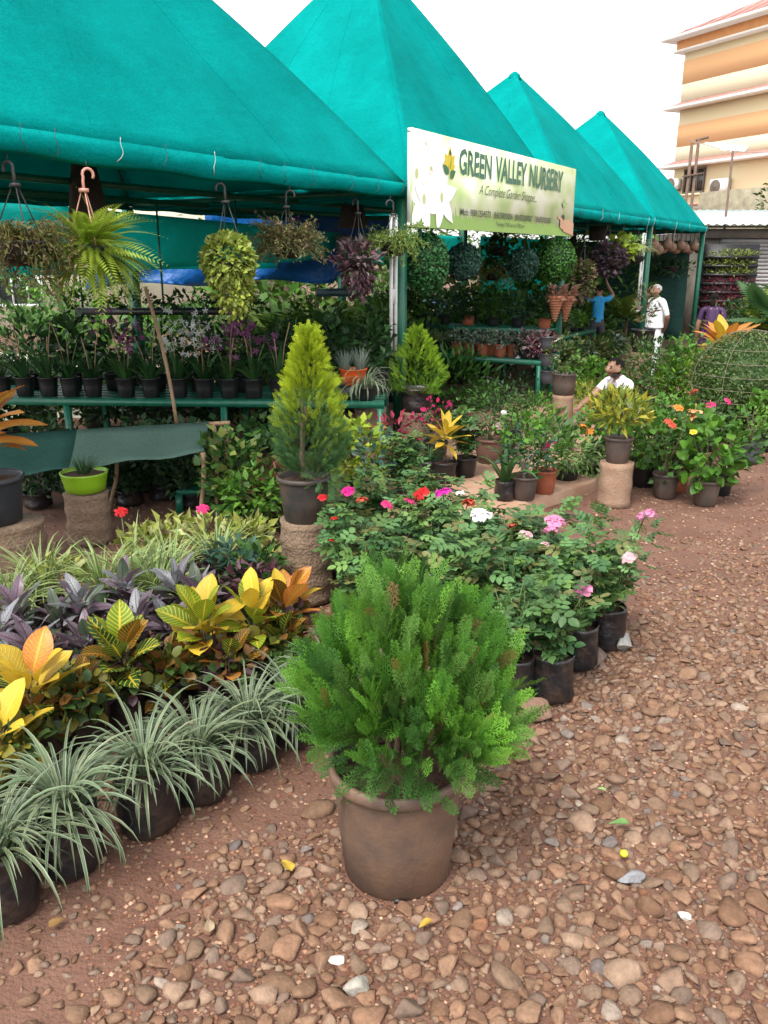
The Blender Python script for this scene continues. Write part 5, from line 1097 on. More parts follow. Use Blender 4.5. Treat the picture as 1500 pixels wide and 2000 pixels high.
# logs with pots beyond
x, y, _ = G(1095, 858); pedestal('palm_log', 'pale palm log beside the second green post', (x, y, 0), .12, .52, LOGR, .95, 3, 12)
plant('potted_plant', 'olive-leaved plant in a dark pot on the log by the second post', 'potted plant', (x, y, .52), [leafy('lp1', 260, (.2, .2, .25), (0, 0, .24), TL_N, .06, OLIVE + GRN)], ('plain', .135, .12, .24, GREYPOT))
x, y, _ = G(1246, 765); pedestal('palm_log', 'slim palm log before the standing man', (x, y, 0), .17, .62, LOG, .95, 3, 13)
plant('potted_plant', 'spindly plant in a black pot on the slim log', 'potted plant', (x, y, .62), [leafy('lp2', 200, (.15, .15, .3), (0, 0, .4), TL_S, .1, OLIVE + [(.2, .1, .06)])], ('plain', .18, .15, .34, BLACK))
# ground plants under and between the benches
gp = [(700, 900, .35, 'lime', LIMEC, TL_W, 'lime coleus clump right of the golden cypress'), (455, 930, .42, 'col1', GRN + [(.2, .25, .06)], TL_W, 'yellow-edged coleus behind the bamboo stakes'), (400, 905, .3, 'col2', GRN_D, TL_W, 'dark coleus behind the shade net'), (520, 900, .4, 'col3', GRN_D + GRN, TL_W, 'green leafy shrub left of the cypress'), (490, 985, .26, 'bud', GRN_B, TL_N, 'small fresh green bush beside the palm log top'), (540, 960, .3, 'rd', OLIVE + [(.2, .08, .04)], TL_N, 'reddish olive bush behind the cypress pot'), (280, 900, .28, 'dk1', GRN_D, TL_W, 'dark bush in the shade below the bamboo net'), (330, 905, .25, 'dk2', GRN_D, TL_N, 'dark low bush right of the lime bowl'), (90, 895, .28, 'dk3', GRN_D, TL_N, 'dark bush behind the big potted croton')]
for i, (px, py, zc, k, pal, T, lb) in enumerate(gp):
    x, y, _ = G(px, py, zc); plant('leafy_bush', lb, 'bush', (x, y, 0), [leafy('gp' + k, 330 if i else 420, (.34 if i < 4 or i > 5 else .2, .25, .32 if i < 4 or i > 5 else .2), (0, 0, zc - .12), T, .085, pal)], ('bag', .12, .11, .2, BAG), 'bushes under the benches', soil=False)
gp = [(880, 775, 'grass', [(.05, .15, .02), (.06, .19, .025)], 'fine green grassy mass under the second bench'), (1000, 770, 'white', GRN_D + [(.035, .1, .03)], 'white-flowered dark bush under the second bench'), (1045, 830, 'fern', GRN_B, 'light green fern at the foot of the second post'), (940, 790, 'mix', GRN, 'green bush behind the walkway pots'), (1140, 800, 'yl', [(.28, .32, .03), (.2, .27, .03)], 'yellow-green fine-leaved clump left of the squatting man'), (1160, 765, 'gr', GRN_B, 'leafy green bank behind the squatting man'), (1280, 760, 'rd2', GRN + OLIVE, 'mixed green plant beside the slim log'), (1310, 720, 'con', GRN, 'small dark cone shrub before the last tent')]
for i, (px, py, k, pal, lb) in enumerate(gp):
    x, y, _ = G(px, py + 25); m = [leafy('gq' + k, 650, (.5, .4, .36), (0, 0, .3), (TL_S, TL_N, TL_S, TL_N, TL_S, TL_W, TL_S, TL_S)[i], (.12, .06, .12, .06, .1, .09, .12, .1)[i], pal, up=.6, cone=(k == 'con'))]
    if k == 'white': m.append(cloud_mesh('wfl', 40, (.5, .4, .36), (0, 0, .32), flower_T, .06, [(.75, .75, .7)], .4, .85, matl=PETAL))
    plant('leafy_bush', lb, 'bush', (x, y, 0), m, None, 'bushes between the benches', scale=(1.25, 1, .8, .7, .8, 1, .9, .9)[i])
gp = [(30, 800, 'sunny green shrub behind the long bench at the frame edge', GRN_B), (110, 800, 'sunny green shrub seen under the long bench', GRN_B), (250, 800, 'bright fern bed seen under the long bench', GRN_B), (300, 795, 'silvery shrub under the long bench', SILV)]
for i, (px, py, lb, pal) in enumerate(gp): x, y, _ = G(px, py); plant('leafy_bush', lb, 'bush', (x, y, 0), [leafy(('gr', i % 2), 480, (.6, .5, .3), (0, 0, .28), (TL_S, TL_N)[i % 2], .1, pal)], None, 'bushes behind the long bench')

# stock filling the tents; leaf colours darkened to put in the shade
k = 0
for row, (yy, x0, x1, n_) in enumerate(((8.95, -4.6, -.2, 8), (10.1, -5.2, -.4, 7), (11.3, -5.6, .2, 7))):
    for i in range(n_):
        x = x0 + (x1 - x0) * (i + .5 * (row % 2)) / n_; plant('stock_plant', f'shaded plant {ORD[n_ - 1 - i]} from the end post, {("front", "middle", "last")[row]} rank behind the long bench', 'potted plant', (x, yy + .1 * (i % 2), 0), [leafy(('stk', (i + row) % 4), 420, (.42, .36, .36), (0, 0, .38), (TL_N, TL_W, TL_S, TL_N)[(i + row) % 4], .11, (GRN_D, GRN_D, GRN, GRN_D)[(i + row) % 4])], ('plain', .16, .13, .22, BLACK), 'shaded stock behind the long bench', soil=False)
for row in range(3):
    for i in range(12):
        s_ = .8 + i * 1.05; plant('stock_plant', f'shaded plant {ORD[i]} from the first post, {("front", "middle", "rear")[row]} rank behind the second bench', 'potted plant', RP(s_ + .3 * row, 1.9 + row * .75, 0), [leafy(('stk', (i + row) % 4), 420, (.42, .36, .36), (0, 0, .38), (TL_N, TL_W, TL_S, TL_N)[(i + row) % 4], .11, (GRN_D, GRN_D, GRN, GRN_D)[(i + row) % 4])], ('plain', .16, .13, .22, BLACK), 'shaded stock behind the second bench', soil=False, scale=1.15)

for i, (px, yy, r_, lb) in enumerate(((1288, 11.4, .36, 'leafy shrub hiding the legs of the standing man'), (1250, 11.9, .3, 'olive shrub at the foot of the slim log'), (1345, 11.6, .34, 'round green shrub right of the standing man'))):
    x = AT(px, 700, yy)[0]; plant('leafy_bush', lb, 'bush', (x, yy, 0), [leafy(('lg', i), 480, (r_, r_, .40), (0, 0, .42), (TL_N, TL_S, TL_W)[i], .08, (GRN, OLIVE + GRN, GRN_B)[i])], ('plain', .16, .13, .2, BLACK), 'shrubs around the standing man', soil=False)

for i, (px, py, lb) in enumerate(((75, 990, 'added dark shrub standing in for shade left of the lime bowl'), (255, 985, 'added dark shrub standing in for shade right of the lime bowl stump'), (320, 975, 'added dark shrub standing in for shade under the worn net'), (375, 990, 'added dark shrub standing in for shade behind the front bamboo stake'), (230, 960, 'added dark shrub standing in for shade behind the lime bowl stump'), (130, 955, 'added dark shrub standing in for shade behind the bamboo pole'))):  # added bushes: their dark leaves stand in for the deep shade here
    x, y, _ = G(px, py); plant('leafy_bush', lb, 'bush', (x, y, 0), [leafy(('und', i % 3), 330, (.3, .24, .2), (0, 0, .2), (TL_N, TL_W, TL_S)[i % 3], .08, GRN_D)], ('bag', .12, .11, .14, BAG), 'dark shrubs added in place of shade under the bamboo net', soil=False)

# ================================================================== hanging baskets
def hanger(t, top, r, zrim, m=WIRE, hook=True):
    """three wires from the rim to a hook at height top above the pot"""
    for k in range(3): a = k * 2.094 + .4; MB().add(*tube([(r * math.cos(a), r * math.sin(a), zrim), (.012 * math.cos(a), .012 * math.sin(a), top)], .004, 5)).build('hanger_wire', m, t)
    if hook: MB().add(*tube([(0, 0, top - .01), (0, 0, top + .05)] + [(.035 + .035 * math.cos(b), 0, top + .085 + .035 * math.sin(b)) for b in np.linspace(3.6, -.6, 9)], .009, 6)).add(*lathe([(.03, top - .015), (.03, top + .005)], 10)).build('hook', m, t, True)
    MB().add(*tube([(0.03, 0, top + .12), (0.03, 0, max(top + .14, EAVE - .13 - t.location[2]))], .003, 4)).build('cord', WIRE, t)
def hang(name, label, px, py, q, foliage, pot, top=.55, wire=WIRE, cat='hanging basket', sc=1., fz=None, y=None):
    loc = ONROW(px, py, q) if y is None else AT(px, py, y); t = thing(name, label, cat, loc, rnd.uniform(0, 6), 'hanging baskets under the eaves')
    if pot: add_pot(t, 'bowl', pot[0], pot[0] * .75, pot[1], pot[2] if len(pot) > 2 else BLACK)
    h = pot[1] * .85 if pot else 0; top = min(top, EAVE - .29 - loc[2])
    for i, f in enumerate(foliage): link('foliage', f, t, (0, 0, h if fz is None else fz), (0, 0, i * 2.), sc, kind='stuff')
    hanger(t, top, pot[0] * .95 if pot else .1, pot[1] if pot else 0, wire); return t
def wispy_mesh(key, pal, n=110, L=.32, dr=1.4):
    def mk():
        g = np.random.default_rng(sum(map(ord, key))); mb = MB(); P = []; D = []
        for k in range(n):
            a = g.uniform(0, 6.28); el = g.uniform(-.1, 1.35); l = L * g.uniform(.5, 1.1); p = np.array((math.cos(a), math.sin(a), 0)) * .05; pts = [p]; e = el
            for s in range(6): d = np.array((math.cos(a) * math.cos(e), math.sin(a) * math.cos(e), math.sin(e))); pts.append(pts[-1] + d * l / 6); e -= dr / 6 * g.uniform(.5, 1.6); a += g.normal() * .15
            for q in range(1, 7):
                for _ in range(3): P.append(pts[q] + g.normal(size=3) * .008); D.append(g.normal(size=3) + (0, 0, .3))
            V, F = tube(pts, .0025, 3, False); mb.add(V, F, np.array(pal[0]) * .9)
        N = len(P); s = g.uniform(.022, .042, N); mb.add(*inst(TL_S, np.array(P), np.array(D), rnd_dirs(g, N), s, s * 1.3, mixcols(g, pal, N, .2))); return mb.mesh('foliage', LEAF)
    return cached(('wispy', key), mk)
DRY = [(.13, .13, .03), (.17, .16, .04), (.10, .12, .03), (.2, .13, .06)]
hang('hanging_basket', 'wispy olive hanging basket with dark pot at the frame edge', 48, 520, -.02, [wispy_mesh('w1', DRY, 170, .36, 2.2), leafy('w1b', 260, (.26, .24, .2), (0, 0, -.1), TL_S, .05, OLIVE, hang=.8)], (.17, .14), .68)
# Boston fern
def fern_mesh():
    g = np.random.default_rng(5); n = 150; a = g.uniform(0, 6.283, n); el = g.uniform(-.6, 1.2, n)
    D = np.stack([np.cos(a) * np.cos(el), np.sin(a) * np.cos(el), np.sin(el)], 1); P = D * .04
    L = g.uniform(.28, .46, n); return MB().add(*inst(TFw, P, D, np.tile((0, 0, 1.), (n, 1)) + g.normal(size=(n, 3)) * .2, L, L * .5, mixcols(g, [(.34, .46, .05), (.42, .52, .07), (.28, .41, .04)], n, .12))).mesh('foliage', LEAF)
t = hang('hanging_fern', 'yellow-green fern hanging from a pink plastic hook', 178, 520, -.04, [cached('fern', fern_mesh)], (.13, .12), .58, PINKPL, 'hanging fern')
hang('hanging_creeper', 'dense yellow-green creeper hanging like a drum', 448, 545, -.02, [leafy('drum', 1500, (.19, .19, .2), (0, 0, .02), TL_W, .05, [(.34, .42, .06), (.42, .48, .12), (.24, .34, .04)], rmin=.8, squash=.9, hang=.6), leafy('drum2', 500, (.14, .14, .2), (.03, 0, -.2), TL_W, .045, [(.34, .40, .05), (.26, .33, .05)], hang=.8)], (.15, .12), .62)
hang('hanging_basket', 'bushy reddish-green hanging basket with tiny pink flowers', 562, 505, .0, [wispy_mesh('w2', [(.14, .16, .05), (.2, .18, .07), (.18, .1, .06), (.12, .15, .04)], 240, .30, .9), cloud_mesh('wpk', 12, (.22, .2, .12), (0, 0, .14), flower_T, .04, [(.7, .2, .3)], .4, .8, matl=PETAL)], (.13, .12), .52)
hang('hanging_tradescantia', 'silver and purple striped hanging plant before the white lamp frame', 700, 530, .05, [leafy('trad', 300, (.2, .2, .19), (0, 0, .0), TL_N, .09, [(.24, .16, .17), (.15, .06, .09), (.3, .26, .24), (.2, .09, .12)], hang=.3, w=.8), leafy('trad2', 120, (.12, .12, .16), (.03, 0, -.18), TL_N, .08, PURP, hang=.8)], (.13, .12), .6)
hang('hanging_basket', 'light green wispy hanging basket overlapping the green post', 768, 500, -.12, [wispy_mesh('w3', [(.18, .28, .05), (.24, .34, .07), (.14, .22, .04)], 110, .36, 1.9), cloud_mesh('wwh', 6, (.25, .2, .1), (0, 0, .14), flower_T, .045, [(.8, .8, .75)], .4, .8, matl=PETAL)], (.14, .13), .5)
# boxwood balls
def box_ball(label, px, py, q, r, rz_, pal, sz=1.0):
    loc = ONROW(px, py, q); t = thing('boxwood_ball', label, 'topiary ball', loc, 0, 'artificial boxwood balls hanging in a row')
    link('foliage', leafy(('bx', pal[0], round(r, 2)), 2300, (r, r, r * rz_), (0, 0, 0), TL_W, .038, pal, rmin=.9, squash=1.0), t, kind='stuff')
    MB().add(IC3[0] * (r * .9, r * .9, r * rz_ * .9), IC3[1], GRN_D[2]).build('core', LEAF, t, True); MB().add(*tube([(0, 0, r * rz_), (0, 0, r * rz_ + .4)], .004, 4)).build('cord', WIRE, t)
BXG = [(.025, .12, .03), (.035, .16, .04), (.06, .22, .06)]; BXB = [(.02, .075, .05), (.03, .1, .07), (.06, .15, .11)]; BXL = [(.04, .15, .02), (.06, .2, .03), (.08, .23, .03)]
box_ball('large oval boxwood ball next to the green post', 832, 515, .0, .235, 1.35, BXG)
box_ball('small bluish boxwood ball below the banner, nearer of the pair', 905, 512, .1, .19, 1.08, BXB)
box_ball('small bluish boxwood ball below the banner, farther of the pair', 1021, 517, .1, .205, 1.0, BXB)
box_ball('large bright boxwood ball at the far end of the banner', 1085, 508, -.05, .275, 1.08, BXL)
# wicker cones with dried leaves
for i, px in enumerate((1083, 1103)):
    t = thing('wicker_cone', ('wicker cone basket with dried leaves, nearer of the two', 'wicker cone basket tucked behind its twin')[i], 'basket', AT(px, 628, 12.25 + .18 * i), 0, 'wicker cone baskets on the second post')
    V, F = lathe([(.02, 0), (.05, .1), (.085, .22), (.115, .33), (.13, .36), (.12, .36), (.1, .31)], 20, False, lambda a, i_: 1 + .03 * math.sin(a * 10 + i_ * 3.14)); MB().add(V, F).build('cone', WICKER, t, True)
    for k in range(9): z = .04 + k * .036; r = np.interp(z, [0, .1, .22, .33], [.02, .05, .085, .115]) + .004; MB().add(*tube([(r * math.cos(a), r * math.sin(a), z) for a in np.linspace(0, 6.283, 17)], .007, 4)).build('weave_ring', WICKER, t)
    link('foliage', leafy('dry', 70, (.12, .12, .1), (0, 0, .02), TL_N, .1, [(.42, .22, .15), (.5, .3, .22), (.34, .16, .1)]), t, (0, 0, .36), kind='stuff')
# farther hanging plants
hang('hanging_creeper', 'brownish-green hanging column right of the bright boxwood ball', 1136, 560, .05, [leafy('hc1', 520, (.2, .2, .32), (0, 0, 0), TL_W, .075, OLIVE + [(.18, .12, .07), (.13, .08, .05)], hang=.6, rmin=.6)], (.12, .1), .6)
hang('hanging_creeper', 'dark purple hanging ball under the third tent', 1186, 520, .1, [leafy('hc2', 600, (.3, .3, .27), (0, 0, 0), TL_W, .09, [(.07, .04, .06), (.1, .07, .08), (.05, .03, .04)], rmin=.6, squash=.6)], (.15, .12), .7)
hang('hanging_basket', 'yellow-green broad-leaved hanging basket beside the purple ball', 1212, 512, .05, [leafy('hc3', 150, (.26, .26, .2), (0, 0, .1), TL_W, .14, LIMEC)], (.15, .14), .7)
hang('hanging_spider_plant', 'pale striped spider plant hanging from the third post', 1242, 515, .05, [clump_mesh('hsp', 140, .5, .02, 1.8, [(.2, .27, .07)], (.46, .48, .26), 1.2, .3, 3)], (.15, .14), .7)
hang('hanging_basket', 'dark wide hanging basket in the last tent', 1308, 532, .6, [leafy('hc4', 420, (.55, .4, .2), (0, 0, 0), TL_S, .12, GRN_D)], (.2, .14), .7)
hang('hanging_basket', 'yellowish wispy hanging basket deep under the second tent', 962, 548, 1.5, [wispy_mesh('w4', [(.2, .21, .04), (.26, .25, .05)], 130, .36, 1.8)], (.14, .12), .7)
hang('hanging_basket', 'dark leafy hanging basket behind the banner', 972, 500, 1.2, [leafy('hc5', 200, (.2, .2, .3), (0, 0, -.05), TL_W, .1, GRN_D)], (.15, .14), .5)
hang('hanging_basket', 'dim hanging basket in the shade under the third tent', 1122, 500, 1.6, [leafy('hc6', 260, (.3, .3, .2), (0, 0, 0), TL_N, .1, GRN_D)], (.15, .14), .5)
# little clay bells hung in rows
CLAY = mat('clay_bell', (.26, .15, .095), .7, .3, 12)
for i in range(11):
    px = 1277 + i * 8.7; py = 478 + (0, 9, 7, -2, 4, 8, 0, 6, 9, 2, 7)[i]; t = thing('clay_bell', f'small round clay bell, {ORD[i]} in the row under the last eave', 'clay bell', ONROW(px, py, .18 + .05 * (i % 3)), 0, 'clay bells under the last eave')
    MB().add(*lathe([(.03, -.11), (.085, -.08), (.11, -.01), (.085, .06), (.035, .09), (.05, .12)], 14)).build('bell', CLAY, t, True); MB().add(*tube([(0, 0, .12), (0, 0, .34)], .008, 4)).build('cord', BARK, t)
# white lamp frames
def lampframe(label, top, bot, w_):
    a = np.array(top); b = np.array(bot); t = thing('lamp_frame', label, 'lamp frame', b, ROWRZ); h = a[2] - b[2]
    for x in (-w_ / 2, w_ / 2): MB().add(*bar((x, 0, 0), (x, 0, h), .028)).build('rail', WHITEMETAL, t)
    for z in (-.012, h + .012): MB().add(*bar((-w_ / 2 - .014, 0, z), (w_ / 2 + .014, 0, z), .024)).build('crossbar', WHITEMETAL, t)
    MB().add(*box(-w_ / 2 + .016, w_ / 2 - .016, -.01, .012, h * .42, h * .52)).build('bracket', ACW, t)
lampframe('tall white lamp frame beside the first green post', ONROW(773, 425, -.02), ONROW(768, 708, -.02), .085)
lampframe('white lamp frame on the third green post', ONROW(1257, 458, -.05), ONROW(1246, 606, -.05), .13)
# dark bundles tied under the roofs
for lb, px, y0, y1, w0, w1, q in (('dark brown tapered bundle hanging behind the fern hook', 168, 318, 445, .09, .16, 1.2), ('dark bundle hanging under the eave by the first post', 688, 400, 445, .12, .16, 1.0), ('brown boxy bundle under the third tent eave', 1166, 442, 470, .15, .15, .6)):
    a = np.array(ONROW(px, y0, q)); b = np.array(ONROW(px + (8 if px < 200 else 0), y1, q)); V, F = lathe([(w1, 0), (w1 * .98, .03), ((w0 + w1) / 2, (a[2] - b[2]) / 2), (w0, a[2] - b[2])], 14, True, lambda t_, i: 1 + .06 * math.sin(5 * t_ + i)); o = MB().add(V, F).build('hanging_bundle', mat('dark_sacking', (.028, .018, .013), .9, .4, 14, .5, 40), smooth=True); o.location = b; tag(o, lb, 'bundle')
x0 = AT(618, 572, 12.8); o = MB().add(*tube([AT(617, 572, 12.8), AT(710, 570, 13.0)], .06, 12)).build('plastic_pipe', mat('grey_pipe', (.05, .09, .11), .4), smooth=True); tag(o, 'grey-green pipe lying level beyond the purple hanging plant', 'pipe')

# ================================================================== little bamboo shade, left
A = np.array(G(135, 1040)); sh = thing('bamboo_shade', 'low bamboo frame roofed with worn green net', 'shade frame', (A[0], A[1], 0)); inv = lambda p: (p[0] - A[0], p[1] - A[1], p[2])
yF, yB = 6.05, 6.6
cn = [AT(-40, 935, yF), AT(398, 882, yF), AT(408, 825, yB), AT(-20, 850, yB)]
P = np.zeros((7, 16, 3))
for j in range(7):
    for i in range(16):
        u, v = i / 15, j / 6; p = (np.array(cn[0]) * (1 - u) + np.array(cn[1]) * u) * (1 - v) + (np.array(cn[3]) * (1 - u) + np.array(cn[2]) * u) * v; P[j, i] = np.array(inv(p)) - np.array((0, 0, .05 * math.sin(math.pi * u * 2) ** 2 * math.sin(math.pi * v) + .025 * math.sin(u * 9.4) ** 2 * (1 - v)))
MB().add(*sheet(P[:, :7], .004)).build('net_roof', net_mat('faded_green_net', (.055, .15, .12), .3), sh, True); MB().add(*sheet(P[:, 6:] + (0, 0, .002), .004)).build('worn_net_roof', NETGREY, sh, True)
def bpole(a, b, r=.014, name='bamboo_pole'):
    a, b = np.array(inv(a)), np.array(inv(b)); pts = [a + (b - a) * f + np.array((.012 * math.sin(f * 5), 0, 0)) for f in np.linspace(0, 1, 12)]; MB().add(*tube(pts, [r * (1.15 if k % 3 == 0 else 1) for k in range(12)], 8)).build(name, BAMBOO, sh, True)
bpole(AT(385, 829, yB), AT(452, 826, yB), .017, 'ridge_pole')
def gpole(px_t, py_t, y, px_b): a = AT(px_t, py_t, y); b = AT(px_b, 1000, y); bpole(a, (b[0], y, 0), .016)
gpole(396, 884, yF, 389); gpole(417, 828, yB, 427); gpole(441, 836, yB - .1, 437); gpole(127, 915, yF, 140); gpole(228, 905, yB, 215)
# leaning cane
a, b = np.array(AT(283, 560, 7.4)), np.array(AT(345, 830, 7.2)); o = MB().add(*tube([a + (b - a) * f + np.array((.03 * math.sin(f * 3.1), 0, 0)) for f in np.linspace(0, 1, 8)], .016, 7)).build('leaning_cane', BAMBOO, smooth=True); tag(o, 'long brown cane leaning against the orchid bench', 'cane')
# palm stumps, lime bowl, big potted croton
x, y, _ = G(178, 1055); pedestal('palm_log', 'ringed palm stump under the lime green bowl', (x, y, 0), .155, .37, LOG, .97, 3, 21)
t = thing('grass_bowl', 'lime green bowl of fine dark grass on the palm stump', 'planter', (x, y, .37)); add_pot(t, 'bowl', .165, .14, .155, LIME); link('foliage', clump_mesh('bowlg', 130, .2, .004, .8, [(.03, .09, .03), (.05, .12, .04)], None, .9, .5, 3, 4), t, (0, 0, .12), kind='stuff')
x, y, _ = G(35, 1120); pedestal('palm_log', 'pale palm stump under the big black pot at the frame edge', (x, y, 0), .2, .36, LOG, .97, 3, 22)
t = thing('croton', 'tall orange-brown croton in a big black pot on the palm stump', 'croton', (x - .1, y, .36), .2); add_pot(t, 'rim', .2, .165, .31, GREYPOT if False else mat('blue_black_pot', (.022, .026, .032), .5, .25, 8)); link('stem', stems_mesh('bc', 3, .35, .08, .012, BARK), t, (0, 0, .26)); leafset(t, 20, .3, .14, {k: CRO[k] for k in ('orange', 'red', 'yellow')}, (5, 3, 1), .46, .25, 1.0, .35, 84, -12, seed=91, spread=.04)
x, y, _ = G(-5, 1150); plant('leafy_bush', 'fresh green leaves poking in at the frame edge under the black pot', 'bush', (x - .15, y, 0), [leafy('edge', 60, (.16, .16, .16), (0, 0, .42), TL_W, .1, GRN_B)], ('bag', .1, .09, .2, BAG))
for px, py, c, lb in ((236, 998, RED, 'red flower on a thin stem before the palm stump'), (396, 992, HOT, 'pink flower on a thin stem by the bamboo stakes')):
    p = G(px, py, .5); t = thing('flower_stem', lb, 'flower', (p[0], p[1], 0)); link('flower', flower_mesh(c, 'daisy', 3), t, (0, 0, .5), (.5, 0, 0), .045); MB().add(*tube([(0, 0, 0), (.01, 0, .25), (0, 0, .5)], .004, 5)).build('stem', STEM, t)

# ================================================================== living wall panel, pole, wires
gw = AT(1423, 535, 20.6); t = thing('living_wall', 'rack of black troughs planted lime above and burgundy below', 'plant rack', (gw[0], 20.6, 0)); MB().add(*box(-.66, .66, .0, .05, .3, 2.32)).build('backboard', BLACK, t)
for i in range(7):
    z = 2.08 - i * .2; o = MB().add(*box(-.62, .62, -.14, -.01, z - .08, z - .02)).build('trough', BLACK, t); link('foliage', leafy(('lw', i % 2, i > 2), 260, (.64, .1, .075), (0, 0, 0), TL_S, .1, [(.2, .27, .05), (.26, .32, .07)] if i < 3 else [(.22, .03, .05), (.3, .06, .08), (.12, .03, .04)], up=.5, rmin=.2), o, (0, -.08, z + .02), kind='stuff')
for sx_ in (-.6, .6): MB().add(*bar((sx_, .02, 0), (sx_, .02, .3), .04)).build('leg', BLACK, t)
tr = AT(1340, 400, 26); t = thing('utility_pole', 'twin rusty pipe pole with wires before the yellow building', 'pole', (tr[0], 26, 0)); tp = AT(1347, 272, 26)[2]
RUST = mat('rusty_pipe', (.14, .085, .06), .8, .3, 12)
for dx in (-.06, .12): MB().add(*tube([(dx, 0, 0), (dx + .06, 0, tp - (.1 if dx < 0 else 0))], .045, 8)).build('pipe', RUST, t, True)
MB().add(*tube([(.1, 0, tp - .03), (.45, 0, tp + .05)], .035, 6)).build('cross_arm', RUST, t)
MB().add(*bar((-.2, -.06, tp - 1.0), (.4, -.06, tp - .9), .04)).build('bracket', RUST, t)
sg = AT(1420, 287, 25); o = hung('pennant', 'small white cloth pennant strung from the pole wire', 'pennant', [AT(1375, 277, 25.6), AT(1462, 285, 25), AT(1455, 296, 25), AT(1412, 294, 25.2)], WHITEMETAL, 10, 5)
for lb, a, b in (('upper wire from the pole to the frame edge', AT(1350, 275, 26), AT(1560, 295, 23)), ('overhead wire high above the tents, leftmost of three', AT(826, -20, 30), AT(818, 60, 36)), ('overhead wire high above the tents, middle of three', AT(893, -20, 30), AT(860, 75, 36)), ('overhead wire high above the tents, rightmost of three', AT(985, -30, 30), AT(940, 70, 36))):
    a, b = np.array(a), np.array(b); o = MB().add(*tube([a + (b - a) * f - np.array((0, 0, .15 * math.sin(math.pi * f))) for f in np.linspace(-.02, 1, 8)], .009, 4)).build('overhead_wire', mat('grey_wire', (.3, .3, .3), .6), smooth=True); tag(o, lb, 'wire')
t = thing('mast', 'thin mast standing before the air conditioner', 'pole', (AT(1420, 400, 24)[0], 24, 0)); MB().add(*tube([(0, 0, 0), (0, 0, AT(1422, 295, 24)[2])], .03, 6)).build('pipe', RUST, t)

# ================================================================== trees and garden behind
def tree(label, loc, h, r, pal, n=1500, key='t', L=.22, T=TL_N):
    t = thing('tree', label, 'tree', loc, rnd.uniform(0, 6), 'trees behind the nursery'); g = random.Random(int(loc[0] * 100))
    tk = MB().add(*tube([(0, 0, 0), (.06, .03, h * .3), (.0, .08, h * .55), (.05, .05, h * .8)], [.14, .11, .08, .03], 8))
    for k in range(6): a = k * 1.05; z = h * (.35 + .07 * k); tk.add(*tube([(.03, .04, z), (math.cos(a) * r * .4, math.sin(a) * r * .4, z + h * .12), (math.cos(a) * r * .75, math.sin(a) * r * .75, z + h * .2)], [.05, .03, .012], 6))
    tk.build('trunk', BARK, t, True)
    link('crown', cloud_mesh(('tree', key), n, (1, 1, 1), (0, 0, 0), T, L / r, pal, .2, .35), t, (0, 0, h * .66), scale=(r, r, h * .4), kind='stuff')
tree('leafy green tree in front of the arched window', (AT(130, 620, 19)[0], 19, 0), 2.6, 1.1, GRN_B, 900, 'a', .16)
tree('dark tree at the far left behind the nursery', (AT(-20, 600, 20)[0], 20, 0), 3.2, 1.4, GRN, 900, 'b', .18)
tree('broad green tree behind the blue tarpaulin', (AT(560, 600, 24)[0], 24, 0), 4.5, 2.6, GRN, 1500, 'c')
tree('pale sunlit tree behind the second tent', (AT(700, 600, 26)[0], 26, 0), 4.2, 2.8, OLIVE + GRN_B, 1500, 'd')
tree('bright tree beyond the boxwood balls', (AT(900, 600, 28)[0], 28, 0), 5, 3, GRN_B + OLIVE, 1500, 'e')
tree('dark tree behind the third tent', (AT(1060, 600, 29)[0], 29, 0), 4, 2.6, GRN, 1500, 'f')
tree('green tree behind the last tents', (AT(1200, 600, 31)[0], 31, 0), 3.6, 2.2, GRN + GRN_D, 1500, 'g')
tree('small tree in front of the yellow building at the frame edge', (AT(1560, 400, 30)[0], 30, 0), 5.0, 1.3, GRN + OLIVE, 900, 'h')
for i, (px, yy, lb) in enumerate(((100, 14, 'sunlit cycad beyond the orchid bench'), (520, 13.2, 'palm fronds under the blue tarpaulin'), (590, 13.6, 'feathery palm under the bushy reddish basket'), (670, 14, 'yellow-green palm behind the grey pipe'), (330, 14.5, 'fan of green palm fronds behind the white orchids'), (1222, 19, 'spiky palm beside the person in blue'))):
    x = AT(px, 650, yy)[0]; t = thing('palm', lb, 'palm', (x, yy, 0), i); link('trunk', stems_mesh('pm', 3, .8, .06, .04, BARK), t); fr_ = cached(('pf', i % 2), lambda: MB().add(*inst(T_frond(22, .3, .2, .45), np.zeros((1, 3)), np.array([(0, 1., .9)]), np.array([(0, 0, 1.)]), 1.1, 1.1, [[(.12, .24, .04), (.2, .3, .05)][i % 2]])).mesh('frond', LEAF))
    for k in range(13): link('frond', fr_, t, (0, 0, .78), (rnd.uniform(-.35, .35), 0, k * .5), kind='stuff')
for i, (px, yy, lb) in enumerate(((60, 12.2, 'leafy shrub in the sun behind the orchids at the frame edge'), (220, 12.6, 'leafy shrub in the sun behind the purple orchid'), (400, 12.4, 'leafy shrub behind the white orchids'), (620, 12.2, 'dark shrub behind the golden cypress'), (760, 13.5, 'dark shrub behind the lamp frame'), (480, 15, 'olive shrub far behind the drum-shaped creeper'), (850, 16, 'sunlit shrub under the blue strip'), (960, 17, 'pale shrub beyond the second bench'), (1060, 17.5, 'shrub behind the wicker cones'), (1130, 18, 'shrub behind the far seedling bench'))):
    x = AT(px, 650, yy)[0]; plant('leafy_bush', lb, 'bush', (x, yy, 0), [leafy(('bk', i % 3), 700, (.95, .7, .65), (0, 0, .75), (TL_N, TL_W, TL_S)[i % 3], .15, (GRN, GRN_B, GRN)[i % 3])], None, 'shrubs behind the benches')
